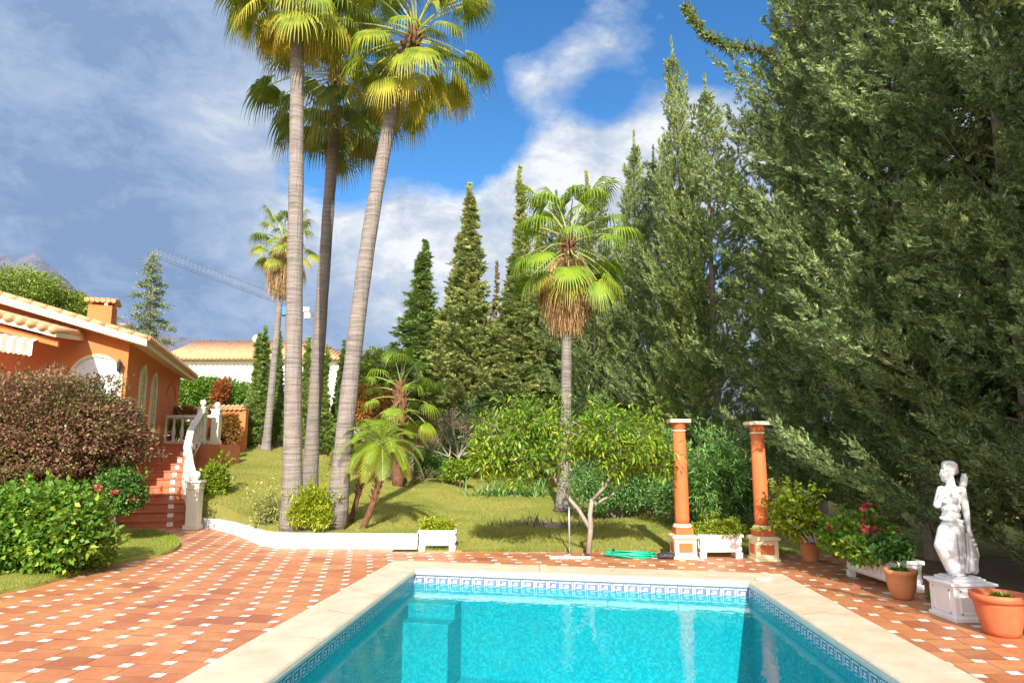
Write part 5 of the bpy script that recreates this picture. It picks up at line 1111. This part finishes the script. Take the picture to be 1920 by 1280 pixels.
# ------------------------------------------------------------------ columns
def column(px, py, topy, label):
    b = gr(px, py); Yc = b[1] + .16; th = empty('garden_column', (float(at(px, py, Yc)[0]), Yc, 0), label, 'column', 'orange garden columns by the pool'); H = topz(px - 10, topy, Yc)
    mb = MB(); mb.box((0, 0, .17), (.34, .34, .27)); mb.box((0, 0, .018), (.385, .385, .036)); mb.box((0, 0, .325), (.40, .40, .04)); mb.box((0, 0, .352), (.35, .35, .014)); pdst = mb.build('pedestal', M['cream'], th, bevel=.006)
    for a in range(4):
        p = MB(); ca, sa = round(math.cos(a * math.pi / 2)), round(math.sin(a * math.pi / 2)); p.box((0 * ca + .171 * sa, -.171 * ca + 0, .17), (.21 if ca else .008, .21 if sa else .008, .14)); p.build('inset_panel', M['stucco_deep'], pdst)
    mb = MB(); mb.box((0, 0, .41), (.27, .27, .10)); mb.build('plinth_block', M['stucco_deep'], th, bevel=.004); mb = MB(); mb.lathe([(.14, .46), (.15, .475), (.15, .49), (.135, .505), (.125, .52)], n=28); mb.build('base_ring', M['cream'], th, smooth=True)
    mb = MB(); mb.lathe([(.112, .52), (.112, .6), (.110, H * .6), (.098, H - .20)], n=28); mb.build('shaft', M['stucco_deep'], th, smooth=True)
    mb = MB(); mb.lathe([(.105, H - .20), (.112, H - .195), (.112, H - .18), (.1, H - .175)], n=28); mb.build('neck_ring', M['cream'], th, smooth=True)
    mb = MB(); mb.lathe([(.098, H - .176), (.10, H - .13), (.125, H - .09), (.145, H - .065)], n=28); cpt = mb.build('capital', M['stucco_deep'], th, smooth=True); mb = MB(); mb.box((0, 0, H - .038), (.325, .325, .055)); mb.build('abacus', M['cream'], cpt, bevel=.008)
column(1282, 1048, 785, 'orange column left of the flower trough, with a hose beside it')
column(1433, 1052, 789, 'orange column right of the flower trough, nearer the hedge')
# ------------------------------------------------------------------ white troughs
def trough(loc, L, W_, H, rz, label, ornament=True):
    th = empty('flower_trough', tuple(float(q) for q in loc), label, 'planter', 'white footed flower troughs', rz); mb = MB()
    hl, hw = L / 2, W_ / 2; f = .09; t_ = .03
    prof = [(-.02, f), (-.005, f + .03), (-.012, H * .6), (.0, H - .05), (.02, H - .045), (.02, H)]
    vs = []; n = len(prof)
    for o_, z in prof: vs += [(-hl - o_, -hw - o_, z), (hl + o_, -hw - o_, z), (hl + o_, hw + o_, z), (-hl - o_, hw + o_, z)]
    vs += [(-hl + t_, -hw + t_, H), (hl - t_, -hw + t_, H), (hl - t_, hw - t_, H), (-hl + t_, hw - t_, H)]
    vs += [(-hl + t_, -hw + t_, H - .08), (hl - t_, -hw + t_, H - .08), (hl - t_, hw - t_, H - .08), (-hl + t_, hw - t_, H - .08)]
    fs = [(3, 2, 1, 0)]
    for i in range(n + 1):
        for k in range(4): fs.append((i * 4 + k, i * 4 + (k + 1) % 4, (i + 1) * 4 + (k + 1) % 4, (i + 1) * 4 + k))
    mb.add(vs, fs)
    if ornament:
        for sy in (-1, 1):
            for k in range(int(L / .1)):
                x = -hl + .07 + k * (L - .1) / int(L / .1); mb.tube([(x, sy * (hw - .008), f + .05), (x + .02, sy * (hw + .0), H * .5), (x, sy * (hw - .004), H - .07)], .012, 6)
        for sx in (-1, 1):
            for k in range(2): y = -hw + .08 + k * (W_ - .16); mb.tube([(sx * (hl - .008), y, f + .05), (sx * hl, y, H * .55), (sx * (hl - .004), y, H - .07)], .014, 6)
    mb.build('body', M['white_paint'], th, bevel=.005)
    for sx in (-1, 1):
        for sy in (-1, 1): q = MB(); q.box((sx * (hl - .05), sy * (hw - .04), f / 2), (.10, .08, f), 0, 1.12); q.build('foot', M['white_paint'], th, bevel=.008)
    s_ = MB(); s_.box((0, 0, H - .05), (L - .062, W_ - .062, .02)); s_.build('soil', M['soil'], th); return th
tl = gr(815, 1031); trough((tl[0] + .055, tl[1] - .03, 0), .60, .26, .34, 0, 'white flower trough at the end of the low white wall, full of yellow-green plants')
bush('trough_plant', (tl[0] + .055, tl[1] - .03, .40), (.36, .16, .15), 3200, .05, .022, M['lime'], 111, 'yellow-green flowering plants in the trough by the white wall', 'plant', lobes=12, ground=.3, stems=5, extra=20, ext=.08, base=(tl[0] + .055, tl[1] - .03, .3), flowers=(M['flower_yellow'], 6, .03))
tm = gr(1354, 1047); trough((tm[0], tm[1] + .16, 0), .66, .28, .36, 0, 'white flower trough standing between the two orange columns')
bush('trough_plant', (tm[0], tm[1] + .14, .45), (.44, .2, .19), 3800, .055, .02, M['lime'], 112, 'trailing yellow-green plants spilling from the trough between the columns', 'plant', lobes=12, ground=.3, stems=5, extra=26, ext=.1, base=(tm[0], tm[1] + .14, .3))
tg = (4.62, 9.0, 0); trough(tg, 1.15, .36, .36, math.pi / 2, 'white carved trough at the hedge foot holding pink geraniums')
bush('geranium_plant', (4.42, 9.15, .52), (.44, .75, .33), 7500, .075, .06, M['hib'], 113, 'geraniums with pink and red flowers spilling from the carved trough', 'plant', lobes=20, ground=.12, stems=8, extra=22, ext=.16, base=(4.5, 9.1, .3), flowers=(M['flower_pink'], 34, .085))
bush('geranium_plant', (4.55, 8.55, .5), (.3, .3, .22), 2200, .07, .05, M['glossy'], 114, 'dark leafy geranium at the near end of the carved trough', 'plant', lobes=10, ground=.2, stems=5, base=(4.55, 8.6, .3), flowers=(M['flower_red'], 5, .08))
# ------------------------------------------------------------------ pots
TPG = 'terracotta pots along the hedge'
p1 = gr(1527, 1055); pot('terracotta_pot', (p1[0], p1[1] + .13, 0), .155, .33, M['terracotta'], 'terracotta pot holding the lime-green shrub beside the second column', group=TPG)
p2 = gr(1708, 1128); pot('terracotta_pot', (p2[0], p2[1] + .16, 0), .165, .32, M['terracotta'], 'rounded terracotta pot with a few sprouts, between trough and statue', group=TPG, prof=[(.5, 0), (.62, .06), (.82, .3), (.93, .6), (.96, .82), (1.02, .85), (1.05, .92), (1.02, 1.0), (.94, 1.0), (.9, .93), (.86, .84)])
bush('sprouting_plant', (p2[0], p2[1] + .16, .31), (.10, .1, .05), 220, .04, .03, M['hib'], 115, 'small green sprouts in the rounded terracotta pot', 'plant', lobes=5, ground=.25, stems=3, stemr=.004, base=(p2[0], p2[1] + .16, .28))
p3 = gr(1902, 1200); pot('terracotta_pot', (p3[0] + .03, p3[1] + .19, 0), .215, .36, M['terracotta_new'], 'large bright orange pot at the right edge beside the statue', group=TPG)
bush('sprouting_plant', (p3[0] + .08, p3[1] + .19, .32), (.14, .1, .05), 200, .04, .025, M['lime'], 116, 'sparse sprouts inside the large bright orange pot', 'plant', lobes=5, ground=.28, stems=3, stemr=.004, base=(p3[0] + .05, p3[1] + .19, .29))
bush('weed_plant', (p2[0] + .3, p2[1] - .05, .07), (.16, .3, .09), 500, .05, .03, M['hib'], 117, 'low weeds on the tiles between the rounded pot and the pedestal', 'plant', lobes=6, ground=0, stems=3, stemr=.004)
# ------------------------------------------------------------------ statue and pedestal
PC = gr(1796, 1168); pcx, pcy = PC[0] + .20, PC[1] + .23
pd = empty('statue_pedestal', (pcx, pcy, 0), 'white square pedestal with recessed panels under the statue', 'pedestal'); mb = MB(); mb.box((0, 0, .02), (.42, .44, .04)); mb.box((0, 0, .175), (.385, .40, .28)); mb.box((0, 0, .325), (.41, .425, .022)); mb.box((0, 0, .348), (.455, .47, .026)); body = mb.build('body', M['white_paint'], pd, bevel=.005)
for a in range(4):
    q = MB(); ca, sa = round(math.cos(a * math.pi / 2)), round(math.sin(a * math.pi / 2)); hx = (.385 if ca else .40) / 2; off = (.2005 if ca else .193)
    for (u, z, su, sz_) in ((0, .285, .27, .016), (0, .075, .27, .016), (-.127, .18, .016, .226), (.127, .18, .016, .226)):
        q.box((u * ca + off * sa, -off * ca + u * sa, z), (su if ca else .012, su if sa else .012, sz_))
    q.build('panel_moulding', M['white_paint'], body, bevel=.002)
def statue():
    zb = .361; YS = pcy; o = np.array([pcx, YS, zb]); th = empty('statue', tuple(o), 'white classical statue of a draped woman with a quiver, standing on the pedestal', 'statue')
    def S(px, py, dy=0.): p = at(px, py, YS + dy); return p - o + np.array([-.0, 0, 0])
    pl = MB(); pl.box((-.0, 0, .015), (.32, .32, .03)); pl.box((-.005, -.01, .038), (.27, .26, .016)); pl.build('plinth', M['marble'], th, bevel=.006)
    mb = MB()
    def caps(a, b, ra, rb, n=14, sq=None):
        a, b = np.array(a), np.array(b); d = b - a; L = np.linalg.norm(d); d = d / L; path = []; rad = []
        for k in range(6): q = math.pi / 2 * (1 - k / 5); path.append(a - d * ra * math.sin(q)); rad.append(max(ra * math.cos(q), .0015))
        for k in range(1, 4): path.append(a + d * L * k / 4); rad.append(ra + (rb - ra) * k / 4)
        for k in range(6): q = math.pi / 2 * k / 5; path.append(b + d * rb * math.sin(q)); rad.append(max(rb * math.cos(q), .0015))
        mb.tube(path, rad, n)
    E = lambda c, r: mb.ball(tuple(c), 1.0, 24, r)
    # head turned to the viewer's left
    E(S(1778, 881, 0), (.063, .070, .075)); E(S(1772, 889, -.018), (.050, .050, .058)); E(S(1771, 898, -.025), (.032, .033, .028))      # skull, face, chin
    caps(S(1766, 884, -.056), S(1763, 890, -.078), .008, .0115, 10); E(S(1767, 894.5, -.066), (.016, .012, .007)); E(S(1767, 897, -.062), (.013, .012, .006)); E(S(1768, 881.5, -.058), (.034, .016, .008)); E(S(1763, 886, -.052), (.008, .008, .005)); E(S(1772, 886, -.062), (.009, .008, .005)) # nose, lips, brow
    E(S(1781, 889, -.02), (.008, .014, .016))
    for k in range(15):   # hair rolls
        a = k / 14 * math.pi * 1.25 - .25; c = S(1778, 880, 0) + np.array([-.058 * math.cos(a) * .95, -.035 + .02 * math.sin(a * 2), .056 * math.sin(a) + .012]); caps(c + np.array([-.004, -.01, .004]), c + np.array([.035 * math.cos(a), .06, .0]), .019, .024, 8)
    for k in range(9): a = k * .7; c = S(1787, 880, .04) + np.array([.016 * math.cos(a), .012 * math.sin(a * 2), .03 * math.sin(a)]); E(c, (.032, .036, .026))
    E(S(1789, 881, .06), (.042, .042, .04))
    caps(S(1780, 893, 0), S(1783, 912, .0), .038, .048)                                   # neck
    E(S(1784, 919, 0), (.118, .070, .050)); E(S(1783, 935, -.01), (.102, .075, .08)); E(S(1782, 950, 0), (.096, .070, .085)); E(S(1772, 938, -.062), (.036, .03, .034)); E(S(1791, 938, -.062), (.037, .03, .034)) # chest
    E(S(1782, 952, 0), (.096, .066, .07)); E(S(1783, 966, 0), (.094, .068, .06)); E(S(1785, 985, 0), (.108, .085, .075))     # waist, hips
    # viewer-left arm: bent, forearm across to the breast
    sh1 = S(1765, 918, -.01); el1 = S(1757, 946, -.09); ha1 = S(1768, 925, -.135); caps(sh1, el1, .042, .035); caps(el1, ha1, .033, .022); E(ha1 + np.array([.012, -.004, .012]), (.024, .014, .02))
    for k in range(4): f0 = ha1 + np.array([.016 + .004 * k, -.012, .022 - .010 * k]); caps(f0, f0 + np.array([.03, .006, .008 - .004 * k]), .0068, .0055, 8); caps(f0 + np.array([.03, .006, .008 - .004 * k]), f0 + np.array([.043, .018, .004 - .004 * k]), .0056, .0045, 8)
    caps(ha1 + np.array([.0, -.01, .018]), ha1 + np.array([.014, -.018, .042]), .0075, .0055, 8)
    # viewer-right arm: hangs down and holds the cloth on the stump
    sh2 = S(1803, 919, .0); el2 = S(1811, 958, .02); ha2 = S(1816, 992, -.02); caps(sh2, el2, .042, .035); caps(el2, ha2, .033, .022); E(ha2 + np.array([.004, -.006, -.016]), (.019, .016, .026))
    for k in range(4): f0 = ha2 + np.array([-.012 + .009 * k, -.014, -.032]); f1_ = f0 + np.array([.002, -.008, -.030 + .004 * abs(k - 1)]); caps(f0, f1_, .0068, .0058, 8); caps(f1_, f1_ + np.array([.002, .010, -.018]), .0056, .0045, 8)
    caps(ha2 + np.array([-.016, -.01, -.006]), ha2 + np.array([-.024, -.02, -.032]), .0075, .0055, 8)
    # skirt: column of cloth from hips to ankles with the bent knee to the left
    caps(S(1785, 990, 0), S(1790, 1030, .0), .108, .088, 24); caps(S(1790, 1030, 0), S(1795, 1070, .0), .088, .070, 24)
    caps(S(1772, 995, -.03), S(1763, 1022, -.085), .070, .056, 20); caps(S(1763, 1022, -.085), S(1781, 1066, -.02), .056, .040, 20); E(S(1762, 1020, -.09), (.05, .05, .05))
    rng = np.random.default_rng(9)
    for k in range(30):   # folds
        f = k / 29; a = -math.pi * .98 + f * math.pi * 1.15; c0 = S(1786, 985, 0); c1 = S(1792, 1073, 0)
        p0 = c0 + np.array([.104 * math.cos(a), .088 * math.sin(a), rng.uniform(-.05, .01)]); pm_ = (c0 + c1) / 2 + np.array([.092 * math.cos(a + .12), .090 * math.sin(a + .12), 0]) + (np.array([-.035, -.03, 0]) if f < .35 else 0); p1_ = c1 + np.array([.074 * math.cos(a + .2), .074 * math.sin(a + .2), -.012])
        caps(p0, pm_, .008, rng.uniform(.010, .016), 8); caps(pm_, p1_, rng.uniform(.010, .015), .012, 8)
    for k in range(7):   # rolled cloth round the hips
        a0 = -math.pi * (.05 + .13 * k); a1 = a0 - math.pi * .15; z = .012 * k; c = S(1784, 974, 0); caps(c + np.array([.105 * math.cos(a0), .084 * math.sin(a0), z * .4 - .02]), c + np.array([.105 * math.cos(a1), .084 * math.sin(a1), z * .55 - .02]), .020, .018, 10)
    for k in range(6): a = S(1765 + 5 * k, 912 + k * .5, -.05); caps(a, a + np.array([.02, -.02, -.065 - .004 * k]), .006, .008, 8)  # bodice pleats
    caps(S(1762, 922, -.04), S(1800, 953, -.066), .009, .009, 8); caps(S(1800, 914, -.02), S(1770, 955, -.06), .007, .007, 8)  # quiver strap
    # feet
    for px, dy in ((1786, -.07), (1803, -.05)): a = S(px, 1083, dy + .05); a[2] = .066; b = a + np.array([-.03, -.075, -.006]); caps(a, b, .024, .017)
    for px, dy in ((1786, -.07), (1803, -.05)):
        for k in range(5): a = S(px, 1083, dy + .05); a[2] = .059; a = a + np.array([-.03 - .016 + .0085 * k, -.078, -.003]); caps(a, a + np.array([-.004, -.020, -.002]), .0068 - .0005 * k, .0055 - .0004 * k, 8)
    def remesh(mb, name, vox, it):
        me = bpy.data.meshes.new('tmp'); me.from_pydata(mb.v, [], mb.f); me.update(); ob = bpy.data.objects.new('tmp', me); COL.objects.link(ob)
        r = ob.modifiers.new('r', 'REMESH'); r.mode = 'VOXEL'; r.voxel_size = vox; r.adaptivity = 0; s_ = ob.modifiers.new('s', 'SMOOTH'); s_.factor = .5; s_.iterations = it
        dg = bpy.context.evaluated_depsgraph_get(); dg.update(); m2 = bpy.data.meshes.new_from_object(ob.evaluated_get(dg)); bpy.data.objects.remove(ob); m2.name = name; m2.materials.clear(); return link(name, m2, M['marble'], th, True)
    remesh(mb, 'figure', .0042, 3)
    mb = MB(); caps(S(1818, 1000, .03), S(1826, 1068, .03), .030, .045, 12); caps(S(1816, 1000, 0), S(1822, 1066, -.01), .026, .040, 12)
    for k in range(9): a = S(1812 + 2.0 * k, 1000 + 2 * k, -.02 + .008 * k); b = S(1815 + 2.4 * k, 1040, -.04 + .012 * k); c = S(1812 + 2.2 * k, 1072, -.05 + .014 * k); caps(a, b, .011, .013, 8); caps(b, c, .013, .016, 8)
    for k in range(8): E(S(1820 + (k % 3) * 4, 1003 + k * 9, -.03 + .01 * (k % 4)), (.022, .02, .018))
    remesh(mb, 'stump', .005, 2)
    mb = MB(); caps(S(1801, 930, .06), S(1808, 897, .07), .030, .036, 14)
    for k in range(5): a = 6.28 * k / 5; c = S(1808, 896, .07) + np.array([.016 * math.cos(a), .016 * math.sin(a), .0]); caps(c, c + np.array([.002, 0, .042]), .009, .008, 8)
    remesh(mb, 'quiver', .004, 1)
statue()
# ------------------------------------------------------------------ hose, bag, dish, shower pole
hb = gr(1187, 1045); hz = empty('garden_hose', (float(hb[0]), float(hb[1]) + .12, .0), 'green garden hose lying in loose coils left of the columns', 'hose'); rng = np.random.default_rng(12); mb = MB(); pts = []
for k in range(260):
    a = k / 260 * 2 * math.pi * 9; lay = k / 260; rx, ry = .34 + .06 * math.sin(a * .37 + 1) + .03 * math.sin(a * 1.3), .20 + .035 * math.cos(a * .31); pts.append((rx * math.cos(a) + .03 * math.sin(a * .21), ry * math.sin(a) + .02 * math.cos(a * .4), .012 + .05 * lay + .012 * math.sin(a * 2.3)))
mb.tube(pts, .0095, 7); pts = [(-.33, .02, .03), (-.38, .06, .06), (-.36, .10, .10), (-.3, .08, .1)]; mb.tube(pts, .0095, 7)
mb.build('hose_coil', M['hose'], hz, smooth=True); q = MB(); q.tube([(-.30, .08, .1), (-.25, .075, .1)], .015, 8); q.build('hose_nozzle', M['black'], hz)
bg_ = gr(1252, 1048); bo = empty('black_bag', (float(bg_[0]), float(bg_[1]) + .06, 0), 'crumpled black plastic bag beside the base of the left column', 'bag'); mb = MB(); mb.ball((0, 0, .045), 1., 22, (.15, .08, .055)); rng = np.random.default_rng(2)
mb.v = [tuple(np.array(v) + np.array([math.sin(v[1] * 70 + v[2] * 50), math.sin(v[0] * 60), math.sin(v[0] * 45 + v[1] * 60)]) * .010) for v in mb.v]; mb.build('bag_body', M['black'], bo, smooth=True); q = MB(); q.tube([(.11, -.02, .04), (.16, -.03, .02), (.19, -.02, .05)], [.015, .008, .02], 6); q.build('bag_handle', M['black'], bo)
dh_ = gr(1432, 1086, .03); q = MB(); q.lathe([(.10, 0), (.115, .006), (.115, .012), (.10, .018), (.05, .022), (.004, .022)], n=28); q.v = [(v[0], v[1] * .8, v[2]) for v in q.v]; o = q.build('skimmer_dish', M['travertine_face'], smooth=True); o.location = (dh_[0], dh_[1], .031); tag(o, 'small pale oval dish lying on the far right corner of the coping', 'dish')
sp_ = gr(1068, 1038); sh_ = empty('shower_pole', (float(sp_[0]), float(sp_[1]), 0), 'thin grey metal pole standing upright at the far side of the pool', 'pole'); H_ = topz(1067, 815, sp_[1]); q = MB(); q.tube([(0, 0, 0), (0, 0, .86)], .016, 10); q.build('pole', M['pole_grey'], sh_, smooth=True); q = MB(); q.tube([(0, 0, .86), (0, 0, H_)], .009, 8); q.build('pole_extension', M['metal'], sh_, smooth=True); q = MB(); q.lathe([(.05, 0), (.05, .01), (.02, .02)], n=14); q.build('base_plate', M['metal'], sh_)
kb = gr(1030, 1046); ke = gr(1108, 1047); kr = empty('tile_kerb', (float(kb[0]), float(kb[1]), 0), 'short row of small white tiles edging the shower spot', 'kerb'); q = MB(); n_ = 8; dv = (ke - kb)[:2] / n_
for k in range(n_): q.box((dv[0] * (k + .5), dv[1] * (k + .5), .018), (np.linalg.norm(dv) - .008, .07, .036))
q.build('edging_tiles', M['tile_white'], kr, bevel=.004)
# fallen leaves and petals
rng = np.random.default_rng(44); LP = []
for k in range(700):
    if k < 420: x, y, z = rng.uniform(3.4, 4.9), rng.uniform(7.2, 11), .012
    elif k < 560: x, y, z = rng.uniform(-8.6, -7.2), rng.uniform(14.2, 15.4), .012
    else: x, y, z = rng.uniform(-5, 4), rng.uniform(5, 11.4), .012
    inside = True
    for q_ in range(4):
        A, Bq = OUT[q_], OUT[(q_ + 1) % 4]; d_ = Bq - A; inside &= (d_[0] * (y - A[1]) - d_[1] * (x - A[0])) > 0
    if not inside and y < 11.5 or k in range(420, 560): LP.append((x, y, z))
LP = np.array(LP); n_ = len(LP); o = quads('fallen_leaves', leafquads(LP, rng.normal(0, 1, (n_, 3)) * [1, 1, .12], np.array([0, 0, 1.]) + rng.normal(0, .2, (n_, 3)), .035 * rng.uniform(.5, 1.2, n_), .018), M['dead']); tag(o, kind='stuff')
